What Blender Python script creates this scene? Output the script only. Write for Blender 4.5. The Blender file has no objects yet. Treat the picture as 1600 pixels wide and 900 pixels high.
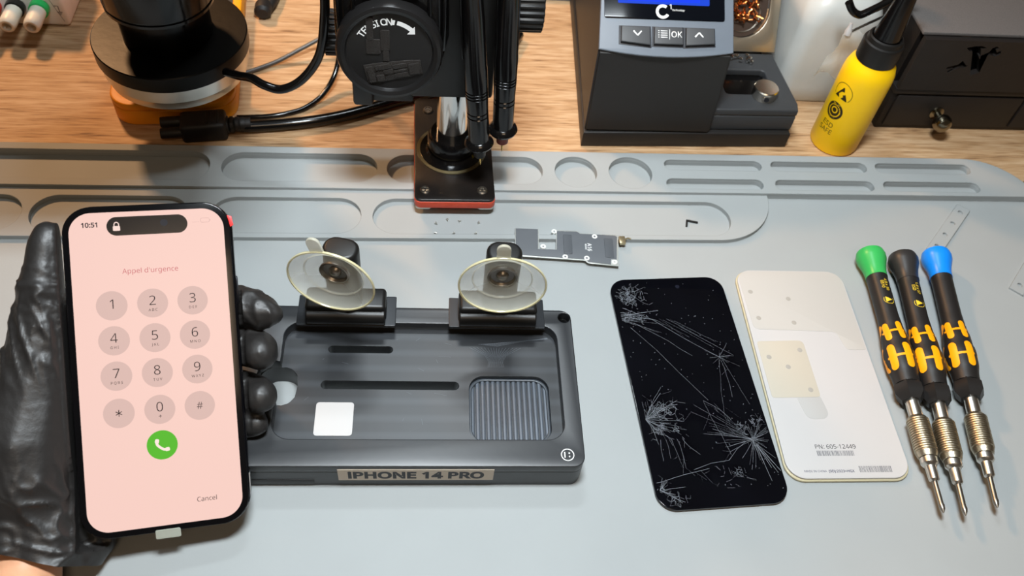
import bpy, bmesh, math, random
from mathutils import Vector, Matrix, noise
from mathutils.geometry import delaunay_2d_cdt
random.seed(4)
R_ = math.radians
PI = math.pi
S = 0.001            # everything below is written in millimetres
COL = bpy.context.scene.collection
sc = bpy.context.scene

# ------------------------------------------------------------------ camera
cd = bpy.data.cameras.new('camera')
cam = bpy.data.objects.new('camera', cd)
COL.objects.link(cam)
cd.sensor_width = 36
cd.lens = 1346.7 / 1600 * 36
cd.clip_start = .01
cd.dof.use_dof = True
cd.dof.focus_distance = .45
cd.dof.aperture_fstop = 14
cam.matrix_world = Matrix.Translation((0, 0, .4033)) @ (
    Matrix.Rotation(R_(-10.677), 4, 'Z') @ Matrix.Rotation(R_(37.7026), 4, 'X') @ Matrix.Rotation(R_(8.4595), 4, 'Z'))
sc.camera = cam

# ------------------------------------------------------------------ light
sc.view_settings.view_transform = 'Standard'
sc.view_settings.look = 'None'
sc.view_settings.gamma = 1
sc.view_settings.use_curve_mapping = False
sc.view_settings.exposure = 0
w = bpy.data.worlds.new('world')
sc.world = w
w.use_nodes = True
w.node_tree.nodes['Background'].inputs[0].default_value = (1.0, .78, .55, 1)
w.node_tree.nodes['Background'].inputs[1].default_value = .06


def area(name, loc, target, sx, sy, power, col):
    l = bpy.data.lights.new(name, 'AREA')
    l.shape = 'RECTANGLE'
    l.size, l.size_y, l.energy, l.color = sx, sy, power, col
    o = bpy.data.objects.new(name, l)
    COL.objects.link(o)
    o.location = loc
    o.rotation_euler = (Vector(target) - Vector(loc)).to_track_quat('-Z', 'Y').to_euler()
    return o


area('bench_light_bar', (.03, .20, .66), (.03, .21, 0), .15, .08, 7.0, (.87, .95, 1.0))
area('shelf_light_bar', (.02, .60, .70), (.05, .33, 0), .16, .05, 1.5, (.86, .95, 1.0))
area('ceiling_lamp', (-.54, 1.12, .78), (-.07, .40, 0), .10, .10, 9.5, (1.0, .55, .26))
area('front_ceiling_lamp', (.1, -.6, 1.3), (.05, .33, 0), .5, .3, 3.0, (1.0, .74, .50))

# ------------------------------------------------------------------ helpers


def hx(s):
    s = s.lstrip('#')
    v = [int(s[i:i + 2], 16) / 255 for i in (0, 2, 4)]
    return tuple(a / 12.92 if a <= .04045 else ((a + .055) / 1.055) ** 2.4 for a in v) + (1,)


def mat(name, col, rough=.5, metal=0, emit=None, es=1., var=.06, vscale=120, bump=0, bscale=400, bevel=0, trans=0, ior=1.45, alpha=1, spec=.5, coat=0):
    m = bpy.data.materials.new(name)
    m.use_nodes = True
    nt = m.node_tree
    b = nt.nodes['Principled BSDF']
    c = hx(col) if isinstance(col, str) else col
    b.inputs['Roughness'].default_value = rough
    b.inputs['Metallic'].default_value = metal
    b.inputs['IOR'].default_value = ior
    b.inputs['Transmission Weight'].default_value = trans
    b.inputs['Alpha'].default_value = alpha
    b.inputs['Specular IOR Level'].default_value = spec
    b.inputs['Coat Weight'].default_value = coat
    b.inputs['Coat Roughness'].default_value = .15
    tc = nt.nodes.new('ShaderNodeTexCoord')
    nz = nt.nodes.new('ShaderNodeTexNoise')
    nz.inputs['Scale'].default_value = vscale
    nz.inputs['Detail'].default_value = 4
    nt.links.new(tc.outputs['Object'], nz.inputs['Vector'])
    mx = nt.nodes.new('ShaderNodeMix')
    mx.data_type = 'RGBA'
    mx.inputs[6].default_value = tuple(max(0, x * (1 - var)) for x in c[:3]) + (1,)
    mx.inputs[7].default_value = tuple(min(1, x * (1 + var)) for x in c[:3]) + (1,)
    nt.links.new(nz.outputs['Fac'], mx.inputs[0])
    nt.links.new(mx.outputs[2], b.inputs['Base Color'])
    last = None
    if bevel:
        bv = nt.nodes.new('ShaderNodeBevel')
        bv.samples = 4
        bv.inputs['Radius'].default_value = bevel * S
        last = bv.outputs[0]
    if bump:
        n2 = nt.nodes.new('ShaderNodeTexNoise')
        n2.inputs['Scale'].default_value = bscale
        n2.inputs['Detail'].default_value = 5
        nt.links.new(tc.outputs['Object'], n2.inputs['Vector'])
        bp = nt.nodes.new('ShaderNodeBump')
        bp.inputs['Strength'].default_value = bump
        bp.inputs['Distance'].default_value = .0006
        nt.links.new(n2.outputs['Fac'], bp.inputs['Height'])
        if last:
            nt.links.new(last, bp.inputs['Normal'])
        last = bp.outputs[0]
    if last:
        nt.links.new(last, b.inputs['Normal'])
    if emit:
        b.inputs['Emission Color'].default_value = hx(emit) if isinstance(emit, str) else emit
        b.inputs['Emission Strength'].default_value = es
    return m


def mix_specks(m, col, scale, thr):
    """small specks of another colour over a material made by mat()"""
    nt = m.node_tree
    b = nt.nodes['Principled BSDF']
    src = b.inputs['Base Color'].links[0].from_socket
    tc = nt.nodes.new('ShaderNodeTexCoord')
    vo = nt.nodes.new('ShaderNodeTexVoronoi')
    vo.inputs['Scale'].default_value = scale
    nt.links.new(tc.outputs['Object'], vo.inputs['Vector'])
    wn = nt.nodes.new('ShaderNodeTexWhiteNoise')
    nt.links.new(vo.outputs['Position'], wn.inputs['Vector'])
    a = nt.nodes.new('ShaderNodeMath'); a.operation = 'MULTIPLY'
    nt.links.new(wn.outputs['Value'], a.inputs[0]); a.inputs[1].default_value = thr
    l = nt.nodes.new('ShaderNodeMath'); l.operation = 'LESS_THAN'
    nt.links.new(vo.outputs['Distance'], l.inputs[0])
    p = nt.nodes.new('ShaderNodeMath'); p.operation = 'SUBTRACT'
    nt.links.new(a.outputs[0], p.inputs[0]); p.inputs[1].default_value = thr * .8
    nt.links.new(p.outputs[0], l.inputs[1])
    mx = nt.nodes.new('ShaderNodeMix'); mx.data_type = 'RGBA'
    nt.links.new(l.outputs[0], mx.inputs[0])
    nt.links.new(src, mx.inputs[6])
    mx.inputs[7].default_value = hx(col)
    nt.links.new(mx.outputs[2], b.inputs['Base Color'])


def bands(m, col, freq):
    """faint milling bands along X, from the object's Y coordinate"""
    nt = m.node_tree
    b = nt.nodes['Principled BSDF']
    src = b.inputs['Base Color'].links[0].from_socket
    tc = nt.nodes.new('ShaderNodeTexCoord'); sp = nt.nodes.new('ShaderNodeSeparateXYZ')
    nt.links.new(tc.outputs['Object'], sp.inputs[0])
    mu = nt.nodes.new('ShaderNodeMath'); mu.operation = 'MULTIPLY'; mu.inputs[1].default_value = freq
    nt.links.new(sp.outputs['Y'], mu.inputs[0])
    si = nt.nodes.new('ShaderNodeMath'); si.operation = 'SINE'; nt.links.new(mu.outputs[0], si.inputs[0])
    rg = nt.nodes.new('ShaderNodeMapRange'); rg.inputs['From Min'].default_value = -.2; rg.inputs['From Max'].default_value = 1
    nt.links.new(si.outputs[0], rg.inputs['Value'])
    mx = nt.nodes.new('ShaderNodeMix'); mx.data_type = 'RGBA'
    nt.links.new(rg.outputs[0], mx.inputs[0]); nt.links.new(src, mx.inputs[6]); mx.inputs[7].default_value = hx(col)
    nt.links.new(mx.outputs[2], b.inputs['Base Color'])


OFF = {}
try:
    import os
    FONT = bpy.data.fonts.load(os.path.join(bpy.utils.system_resource('DATAFILES'), 'fonts', 'NotoSansHebrew-Regular.woff2'))   # one of Blender's own fonts
except Exception:
    FONT = None


def finish(bm, angle=35):
    bmesh.ops.recalc_face_normals(bm, faces=bm.faces[:])
    for f in bm.faces:
        f.smooth = True
    for e in bm.edges:
        e.smooth = not (len(e.link_faces) != 2 or e.calc_face_angle(0) > R_(angle))


def obj(name, bm, m, parent=None, loc=(0, 0, 0), rot=(0, 0, 0), label=None, world=True, angle=35, recalc=True):
    if recalc:
        finish(bm, angle)
    off = Vector(OFF.get(parent.name, (0, 0, 0))) if (parent and world) else Vector((0, 0, 0))
    for v in bm.verts:
        v.co = (v.co - off) * S
    me = bpy.data.meshes.new(name)
    bm.to_mesh(me)
    bm.free()
    me.materials.append(m)
    o = bpy.data.objects.new(name, me)
    COL.objects.link(o)
    o.location = Vector(loc) * S
    o.rotation_euler = rot
    if parent:
        o.parent = parent
        if parent.name in OFF and world:
            OFF[o.name] = OFF[parent.name]
    if label:
        o['label'] = label
    return o


def tag(o, label, cat, group=None, kind=None):
    o['label'] = label
    o['category'] = cat
    if group:
        o['group'] = group
    if kind:
        o['kind'] = kind
    return o


def thing(name, label, cat, loc, rot=(0, 0, 0), group=None, world=True):
    o = bpy.data.objects.new(name, None)
    COL.objects.link(o)
    o.empty_display_size = .01
    o.location = Vector(loc) * S
    o.rotation_euler = rot
    if world:
        OFF[o.name] = loc
    return tag(o, label, cat, group)


def single(name, bm, m, label, cat, loc, group=None, rot=(0, 0, 0), angle=35):
    """a one-mesh thing; bm is given round its own base"""
    return tag(obj(name, bm, m, None, loc, rot, angle=angle), label, cat, group)


def dup(root, loc, rot, label, group=None):
    r = root.copy(); COL.objects.link(r)
    r.location = Vector(loc) * S; r.rotation_euler = rot
    r['label'] = label
    if group:
        r['group'] = group
    for ch in list(root.children):
        c = ch.copy(); COL.objects.link(c); c.parent = r
        for g in ch.children:
            d = g.copy(); COL.objects.link(d); d.parent = c
    return r


def add(bm, b2, M=None):
    if M is not None:
        bmesh.ops.transform(b2, matrix=M, verts=b2.verts[:])
    me = bpy.data.meshes.new('t')
    b2.to_mesh(me); b2.free()
    bm.from_mesh(me)
    bpy.data.meshes.remove(me)
    return bm


def xf(bm, M):
    bmesh.ops.transform(bm, matrix=M, verts=bm.verts[:])
    return bm


def T(x, y, z): return Matrix.Translation((x, y, z))
def RX(a): return Matrix.Rotation(R_(a), 4, 'X')
def RY(a): return Matrix.Rotation(R_(a), 4, 'Y')
def RZ(a): return Matrix.Rotation(R_(a), 4, 'Z')


def rr(cx, cy, w_, h_, r, n=8):
    r = min(r, w_ / 2 - 1e-4, h_ / 2 - 1e-4)
    out = []
    for (sx, sy, a0) in ((1, 1, 0), (-1, 1, 90), (-1, -1, 180), (1, -1, 270)):
        for i in range(n + 1):
            a = R_(a0 + 90 * i / n)
            out.append((cx + sx * (w_ / 2 - r) + r * math.cos(a), cy + sy * (h_ / 2 - r) + r * math.sin(a)))
    return out


def fillet(pts, rs, n=7):
    """a polygon with its corners rounded by the radii rs"""
    out = []
    N = len(pts)
    for i in range(N):
        p, a, b_ = Vector(pts[i]), Vector(pts[i - 1]), Vector(pts[(i + 1) % N])
        u, v = (a - p).normalized(), (b_ - p).normalized()
        th = u.angle(v) / 2
        L = min(rs[i] / math.tan(th), (a - p).length * .48, (b_ - p).length * .48)
        for k in range(n + 1):
            t_ = k / n
            q = (p + u * L) * (1 - t_) ** 2 + p * 2 * t_ * (1 - t_) + (p + v * L) * t_ ** 2
            out.append((q.x, q.y))
    return out


def circ(cx, cy, r, n=32): return [(cx + r * math.cos(2 * PI * i / n), cy + r * math.sin(2 * PI * i / n)) for i in range(n)]


def stad(x0, x1, cy, h_, n=10): return rr((x0 + x1) / 2, cy, x1 - x0, h_, h_ / 2, n)


def cu_mesh(cu):
    o = bpy.data.objects.new('t', cu)
    me = o.to_mesh()
    bm = bmesh.new()
    bm.from_mesh(me)
    o.to_mesh_clear()
    bpy.data.objects.remove(o)
    bmesh.ops.remove_doubles(bm, verts=bm.verts[:], dist=1e-4)
    return bm


def shape(loops, z0, z1, bev=0, seg=2):
    """a slab z0..z1 with the outline loops[0] and holes (the further loops)"""
    if loops and not isinstance(loops[0][0], (tuple, list)):
        loops = [loops]
    cu = bpy.data.curves.new('t', 'CURVE')
    cu.dimensions = '2D'
    cu.fill_mode = 'BOTH'
    for L in loops:
        sp = cu.splines.new('POLY')
        sp.points.add(len(L) - 1)
        for p, q in zip(sp.points, L):
            p.co = (q[0], q[1], 0, 1)
        sp.use_cyclic_u = True
    cu.extrude = max((z1 - z0) / 2 - bev, 0)
    if bev:
        cu.bevel_depth = bev
        cu.bevel_resolution = seg
        cu.offset = -bev
    bm = cu_mesh(cu)
    bpy.data.curves.remove(cu)
    return xf(bm, T(0, 0, (z0 + z1) / 2))


def text(body, h=None, w_=None, ext=.02, bold=0, align='CENTER', shear=0, space=1):
    """flat lettering on the XY plane, its capitals h mm high or the line w_ mm wide, centred"""
    cu = bpy.data.curves.new('t', 'FONT')
    cu.body = body
    if FONT:
        cu.font = FONT
    cu.size = 10
    cu.extrude = 0
    cu.offset = bold
    cu.shear = shear
    cu.space_character = space
    cu.resolution_u = 3
    bm = cu_mesh(cu)
    bpy.data.curves.remove(cu)
    xs = [v.co.x for v in bm.verts]; ys = [v.co.y for v in bm.verts]
    k = w_ / (max(xs) - min(xs)) if w_ else h / CAP
    cx = (max(xs) + min(xs)) / 2 if align == 'CENTER' else min(xs)
    xf(bm, Matrix.Scale(k, 4) @ T(-cx, -CAP / 2, 0))
    if ext:
        r = bmesh.ops.extrude_face_region(bm, geom=bm.faces[:])
        bmesh.ops.translate(bm, vec=(0, 0, ext), verts=[v for v in r['geom'] if isinstance(v, bmesh.types.BMVert)])
    return bm


CAP = 1.0
_h = text('H', 1, ext=0)
CAP = (max(v.co.y for v in _h.verts) - min(v.co.y for v in _h.verts)) if _h.verts else 7.0
_h.free()


def box(x0, x1, y0, y1, z0, z1, bev=0, seg=2):
    bm = bmesh.new()
    bmesh.ops.create_cube(bm, size=1)
    xf(bm, T((x0 + x1) / 2, (y0 + y1) / 2, (z0 + z1) / 2) @ Matrix.Diagonal((x1 - x0, y1 - y0, z1 - z0, 1)))
    if bev:
        bmesh.ops.bevel(bm, geom=bm.edges[:], offset=bev, segments=seg, profile=.5, affect='EDGES')
    return bm


def lathe(prof, seg=48, M=None, caps=True):
    """(radius, z) profile turned round the Z axis"""
    bm = bmesh.new()
    rings = []
    for r, z in prof:
        if r < 1e-6:
            rings.append([bm.verts.new((0, 0, z))])
        else:
            rings.append([bm.verts.new((r * math.cos(2 * PI * i / seg), r * math.sin(2 * PI * i / seg), z)) for i in range(seg)])
    for a, b in zip(rings, rings[1:]):
        if len(a) == 1 and len(b) == 1:
            continue
        for i in range(seg):
            j = (i + 1) % seg
            if len(a) == 1:
                bm.faces.new((a[0], b[i], b[j]))
            elif len(b) == 1:
                bm.faces.new((a[i], a[j], b[0]))
            else:
                bm.faces.new((a[i], a[j], b[j], b[i]))
    if caps:
        for g in (rings[0], rings[-1]):
            if len(g) > 1:
                bm.faces.new(g)
    if M is not None:
        xf(bm, M)
    return bm


def catmull(pts, n=10):
    P = [Vector(p) for p in pts]
    P = [2 * P[0] - P[1]] + P + [2 * P[-1] - P[-2]]
    out = []
    for i in range(1, len(P) - 2):
        for k in range(n):
            t = k / n
            a, b, c, d = P[i - 1:i + 3]
            out.append(.5 * ((2 * b) + (c - a) * t + (2 * a - 5 * b + 4 * c - d) * t * t + (3 * b - a - 3 * c + d) * t ** 3))
    out.append(P[-2])
    return out


def tube(pts, r, seg=12, smooth=10):
    P = catmull(pts, smooth) if smooth else [Vector(p) for p in pts]
    bm = bmesh.new()
    rings = []
    t0 = (P[1] - P[0]).normalized()
    u = t0.orthogonal().normalized()
    for i, p in enumerate(P):
        t = (P[min(i + 1, len(P) - 1)] - P[max(i - 1, 0)]).normalized()
        u = (u - t * u.dot(t)).normalized()
        v = t.cross(u)
        rad = r(i / (len(P) - 1)) if callable(r) else r
        rings.append([bm.verts.new(p + rad * (math.cos(2 * PI * k / seg) * u + math.sin(2 * PI * k / seg) * v)) for k in range(seg)])
    for a, b in zip(rings, rings[1:]):
        for i in range(seg):
            j = (i + 1) % seg
            bm.faces.new((a[i], a[j], b[j], b[i]))
    bm.faces.new(rings[0]); bm.faces.new(rings[-1])
    return bm


def loft(sections):
    """sections: equal-length closed loops of 3-D points"""
    bm = bmesh.new()
    rs = [[bm.verts.new(p) for p in s] for s in sections]
    for a, b in zip(rs, rs[1:]):
        n = len(a)
        for i in range(n):
            j = (i + 1) % n
            bm.faces.new((a[i], a[j], b[j], b[i]))
    bm.faces.new(rs[0]); bm.faces.new(rs[-1])
    return bm


def wrap(bm, R, a0=0):
    """bend lettering on the XY plane round a cylinder of radius R about Z; a0 = azimuth from -Y"""
    for v in bm.verts:
        a = v.co.x / R + a0
        r = R + v.co.z
        v.co = Vector((r * math.sin(a), -r * math.cos(a), v.co.y))
    return bm


def ribbon(bm, pts, wd, z, z1=None):
    """thin raised line along pts (2-D)"""
    for (x0, y0), (x1, y1) in zip(pts, pts[1:]):
        d = Vector((x1 - x0, y1 - y0))
        if d.length < 1e-4:
            continue
        n = Vector((-d.y, d.x)).normalized() * wd / 2
        vs = [bm.verts.new(c) for c in ((x0 + n.x, y0 + n.y, z), (x0 - n.x, y0 - n.y, z), (x1 - n.x * .7, y1 - n.y * .7, z), (x1 + n.x * .7, y1 + n.y * .7, z))]
        bm.faces.new(vs)
    return bm


# ------------------------------------------------------------------ materials
M_black = mat('black_plastic', '#161514', .42, bump=.05, bscale=900)
M_satin = mat('satin_black', '#141312', .4, bevel=.4)
M_gloss = mat('gloss_black', '#0c0b0b', .15)
M_rubber = mat('black_rubber', '#1b1918', .55, bump=.1, bscale=600)
M_char = mat('charcoal_plastic', '#211f1e', .5, bump=.06, bscale=1500)
M_panel = mat('slate_panel', '#6b727b', .45, bump=.05, bscale=1500)
M_chrome = mat('chrome', '#d8d8d6', .12, 1, bump=.02, bscale=60)
M_steel = mat('brushed_steel', '#d6d2ca', .3, 1, bump=.06, bscale=500)
M_steeld = mat('dark_steel', '#9b948a', .36, 1)
M_nickel = mat('worn_nickel', '#b6ac98', .38, 1, var=.25, vscale=900, bump=.3, bscale=900)
M_white = mat('white_plastic', '#bab7b5', .4, var=.01)
M_red = mat('red_paint', '#c8472c', .45, var=.2, vscale=300)
M_orange = mat('orange_boot', '#f09a10', .45, var=.03)
M_ink = mat('dark_ink', '#1c1c22', .5)
M_light = mat('white_ink', '#e4e4e2', .5)

# ------------------------------------------------------------------ wall and bench
wood = bpy.data.materials.new('oak_worktop')
wood.use_nodes = True
nt = wood.node_tree
b = nt.nodes['Principled BSDF']
b.inputs['Roughness'].default_value = .65
tc = nt.nodes.new('ShaderNodeTexCoord')
mp = nt.nodes.new('ShaderNodeMapping'); mp.inputs['Scale'].default_value = (7, 95, 1)
nt.links.new(tc.outputs['Object'], mp.inputs[0])
n1 = nt.nodes.new('ShaderNodeTexNoise'); n1.inputs['Scale'].default_value = 3; n1.inputs['Detail'].default_value = 7; n1.inputs['Distortion'].default_value = .6
nt.links.new(mp.outputs[0], n1.inputs['Vector'])
mp2 = nt.nodes.new('ShaderNodeMapping'); mp2.inputs['Scale'].default_value = (30, 520, 1)
nt.links.new(tc.outputs['Object'], mp2.inputs[0])
n2 = nt.nodes.new('ShaderNodeTexNoise'); n2.inputs['Scale'].default_value = 2; n2.inputs['Detail'].default_value = 5
nt.links.new(mp2.outputs[0], n2.inputs['Vector'])
ad = nt.nodes.new('ShaderNodeMix'); ad.inputs[0].default_value = .45
nt.links.new(n1.outputs['Fac'], ad.inputs[2]); nt.links.new(n2.outputs['Fac'], ad.inputs[3])
cr = nt.nodes.new('ShaderNodeValToRGB')
el = cr.color_ramp.elements
el[0].position = .34; el[0].color = hx('#725034')
el[1].position = .62; el[1].color = hx('#cfae89')
e = el.new(.46); e.color = hx('#b68f66')
nt.links.new(ad.outputs[0], cr.inputs[0]); nt.links.new(cr.outputs[0], b.inputs['Base Color'])
bp = nt.nodes.new('ShaderNodeBump'); bp.inputs['Strength'].default_value = .12; bp.inputs['Distance'].default_value = .0006
nt.links.new(n2.outputs['Fac'], bp.inputs['Height']); nt.links.new(bp.outputs[0], b.inputs['Normal'])

single('workbench', box(-620, 720, 20, 602, -36, 0, 1.5), wood, 'pale oak wooden workbench top running behind the grey mat', 'workbench', (0, 0, -4))
M_room = mat('room_paint', '#8d877f', .8, bump=.05)
for nm, bx_ in (('wall_back', box(-1600, 1600, 1900, 1950, -760, 1900)), ('floor', box(-1600, 1600, -1200, 1950, -810, -760))):
    obj(nm, bx_, M_room)['kind'] = 'structure'
single('edge_strip', box(-700, 800, -5, 5, 0, 50, 1), mat('strip_grey', '#6f6a66', .6, bump=.05), 'grey strip along the back edge of the wooden workbench', 'strip', (0, 610, -40))

# ------------------------------------------------------------------ silicone mat
M_mat = mat('grey_silicone', '#989c9c', .62, var=.05, vscale=25, bump=.05, bscale=700, bevel=.7)
mix_specks(M_mat, '#d4d8d8', 260, .06)
arc = [(384 + 44 * math.sin(R_(a)), 372 + 45 * math.cos(R_(a))) for a in range(0, 91, 6)]
outer = [(-520, 60), (-520, 417)] + arc + [(428, 60)]
arcb = [p for p in arc if p[1] > 382] + [(427.1, 381)]
backs = [(-520, 381), (-520, 417)] + arcb
arc2 = [(193 + 40 * math.sin(R_(a)), 381 - 39 * math.cos(R_(a))) for a in range(0, 91, 6)]
mid = [(-520, 342)] + arc2 + arcb[::-1] + [(-520, 417)]
bp_ = [rr(-230, 399, 206, 25, 12.5, 12), rr(-71.5, 399, 97, 25, 12.5, 12), rr(33.5, 399, 101, 25, 12.5, 12), circ(106, 398.5, 14, 40), circ(142.7, 398.5, 14.5, 40)]
for x0, x1 in ((167, 235), (241.5, 310.5), (316.8, 387)):
    bp_.append(stad(x0, x1, 406.5, 9.5))
for x0, x1 in ((165.5, 232), (240.3, 310), (316.8, 387)):
    bp_.append(stad(x0, x1, 389, 9.5))
mp_ = [rr(-300, 360, 141, 29, 14.5, 12), rr(-180, 360, 90, 29, 14.5, 12), rr(-77, 360, 90, 29, 14.5, 12), rr(89, 360, 228, 29, 14.5, 12)]
bm = shape([outer], -4, 0)
add(bm, shape([mid] + bp_ + mp_, 0, 3.0))
add(bm, shape([backs] + bp_, 3.0, 5))


def strip(p, q, wd, holes):
    d = Vector(q) - Vector(p); L = d.length; d.normalize(); n = Vector((-d.y, d.x))
    f = lambda a, b: tuple(Vector(p) + d * a + n * b)
    return shape([[f(0, -wd / 2), f(L, -wd / 2), f(L, wd / 2), f(0, wd / 2)]] + [[f(L * h + 1.6 * math.cos(t * PI / 8), 1.6 * math.sin(t * PI / 8)) for t in range(16)] for h in holes], 0, 1.3)


add(bm, strip((333.5, 334.5), (371, 374), 9, (.13, .38, .63, .88)))
add(bm, strip((377, 302.5), (414.5, 342), 9, (.13, .38, .63, .88)))
single('repair_mat', bm, M_mat, 'large grey silicone repair mat with tray pockets along its back', 'mat', (0, 0, 0))

# ------------------------------------------------------------------ microscope stand
t = thing('microscope_stand', 'black microscope stand with chrome post, red-edged base and tension knob', 'stand', (25.5, 410, 5))
base = obj('base_plate', shape(rr(25.3, 409.5, 49.5, 93, 4), 12.6, 14.6, .5), mat('worn_black_paint', '#15110f', .35, var=.4, vscale=150, bump=.1), t)
obj('red_edge', shape(rr(25.3, 409.5, 50, 93.5, 4.3), 7.4, 12.6, .4), M_red, t, label='red painted edge of the base')
for sx in (6, 44.5):
    obj('pad', shape(rr(sx, 367.5, 10, 7, 2), 5, 7.4, .3), mat('silver_pad', '#c9c7c0', .3, .6), t)
M_screw = mat('screw_head', '#b9b6b0', .25, 1)
for sx, sy in ((7, 371), (42.3, 371), (9.5, 444), (44, 444)):
    s = lathe([(0, 14.6), (3.3, 14.6), (3.3, 15.2), (2.6, 15.9), (2.2, 15.9), (1.9, 15.2), (0, 15.2)], 24, T(sx, sy, 0))
    add(s, box(sx - 1.9, sx + 1.9, sy - .4, sy + .4, 15.0, 15.7))
    add(s, box(sx - .4, sx + .4, sy - 1.9, sy + 1.9, 15.0, 15.7))
    obj('screw', s, M_screw if sy < 400 and sx < 20 else M_steeld, t)
obj('collar', lathe([(20, 14.6), (20, 15.6), (16.5, 16.2), (15.2, 18), (15.2, 27), (13.2, 30), (9.9, 30)], 48, T(24, 407, 0)), M_gloss, t)
obj('collar_ring', lathe([(20.5, 14.6), (22.2, 14.6), (22.2, 15.2), (20.5, 15.2)], 48, T(24, 407, 0)), mat('yellowed_ring', '#6d6348', .3, .4), t)
obj('post', lathe([(9.7, 15), (9.7, 72)], 48, T(24, 408, 0)), M_chrome, t, label='chrome post')
bl = box(-2, 46, 394, 432, 68, 190, 2)
obj('block', bl, M_satin, t)
bl = box(-24, 0, 396, 424, 62.5, 100, 1.5)
add(bl, box(-35, -23.2, 394, 424, 60.5, 104, 2))
obj('lower_bracket', bl, M_satin, t)
kn = lathe([(20, 374), (25.6, 374), (26, 371), (26, 366.5), (25, 364.3), (23.4, 363.8), (21.6, 364.6), (20.8, 366.4), (0, 366.4)], 72)
xf(kn, Matrix(((1, 0, 0, -12.3), (0, 0, 1, 0), (0, 1, 0, 121), (0, 0, 0, 1))))
TK = T(-12.3, 368, 121) @ Matrix.Diagonal((1.05, 1.05, 1.05, 1)) @ T(12.3, 0, 0) @ RX(-6) @ T(0, -368, -121)
kob = obj('tension_knob', xf(kn, TK), mat('knob_black', '#1b1a1a', .28, bump=.06, bscale=500), t)
tx = bmesh.new()
for i, ch in enumerate('TENSION'):
    a = R_(-55 + i * 9.3 - (2 if ch == 'I' else 0))
    add(tx, text(ch, 3.3, ext=.15, bold=.12), T(-12.3 + 16.2 * math.sin(a), 366.35, 121 + 16.2 * math.cos(a)) @ RX(90) @ RZ(-math.degrees(a)))
arcp = lambda r, a: (-12.3 + r * math.sin(R_(a)), 121 + r * math.cos(R_(a)))
pl = [arcp(17.3, 14 + i * 3) for i in range(10)] + [arcp(18.7, 41), arcp(16, 51), arcp(13.2, 41)] + [arcp(15.2, 41 - i * 3) for i in range(10)]
add(tx, shape([pl], 0, .15), T(0, 366.35, 0) @ RX(90))
add(tx, shape([arcp(17.3, 5), arcp(17.3, 10), arcp(14.9, 10), arcp(14.9, 5)], 0, .15), T(0, 366.35, 0) @ RX(90))
obj('tension_text', xf(tx, TK), M_light, kob, label='white TENSION lettering and arrow')
# glue residue with the outline of boards pressed on to the knob face
gl = bmesh.new()
M_res = mat('glue_residue', '#2b2826', .28, bump=.8, bscale=1500)
rp = lambda a, b, c, d, h=.7: add(gl, shape(rr((a + b) / 2, (c + d) / 2, b - a, d - c, .6, 3), 0, h, .15, 1))
for q in ((-14.6, -11.2, 6, 18.5), (-15, -8, -1, 7), (-8, -3.5, 1, 12), (-7, -4, -5, 1)):
    rp(*q)
for q in ((-17, -13.5, 0, 9), (-13, -9, 0, 3.5), (-9, -4, 3.5, 6), (-12.6, -4.5, 6.4, 9), (-4, 3, 0.5, 3), (-4, 3, 3.5, 5), (-4, 3, 5.6, 8), (3.5, 9, 1, 7)):
    b2 = shape(rr((q[0] + q[1]) / 2, (q[2] + q[3]) / 2, q[1] - q[0], q[3] - q[2], .5, 3), .6, 1.3, .15, 1)
    add(gl, b2, RZ(12) @ T(0, -14, 0))
b2 = shape([(-18, -.8), (-18, 10), (-14, 10), (-13, 10.2), (4, 9), (10, 8), (10, .5), (3, -.4)], 0, .7, .15, 1)
add(gl, b2, RZ(12) @ T(0, -14, 0))
xf(gl, T(-8.5, 366.4, 121) @ RX(90))
obj('glue_residue', xf(gl, TK), M_res, kob, label='patch of dried black glue on the knob face')
# ribbed housing behind the knob
hs = loft([[(x, y, z) for x, y in rr(-11, 387, 2 * hw, 26, 6, 4)] for hw, z in ((18, 98), (27, 110), (29.5, 122), (29, 140), (27, 190))])
obj('housing', hs, M_gloss, t)
for dx in (-26.5, -19, 19, 26.5):
    obj('rib', box(-11 + dx - 1.1, -11 + dx + 1.1, 372.0, 376, 118, 190, .9), M_gloss, t)
for dx in (-9, 9):
    obj('rib', box(-11 + dx - 5, -11 + dx + 5, 372.0, 376, 150, 190, .9), M_gloss, t)


def knurled(r, z0, z1, n, M):
    pts = []
    for i in range(n * 4):
        a = 2 * PI * i / (n * 4)
        rad = r if i % 4 in (0, 1) else r * .94
        pts.append((rad * math.cos(a), rad * math.sin(a)))
    return xf(shape([pts], z0, z1, .6, 2), M)


obj('side_knob', knurled(15, 0, 15, 24, T(56, 412, 121) @ RY(90)), M_satin, t)
obj('knob_shaft', lathe([(5, 0), (5, 12)], 24, T(45, 412, 121) @ RY(90)), M_steeld, t)
obj('adjustment_wheel', knurled(13, 0, 14, 24, T(-50, 418, 94) @ RY(90)), M_satin, t)
obj('wheel_shaft', lathe([(5, 0), (5, 6)], 20, T(-38, 418, 94) @ RY(90)), M_steeld, t)

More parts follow.
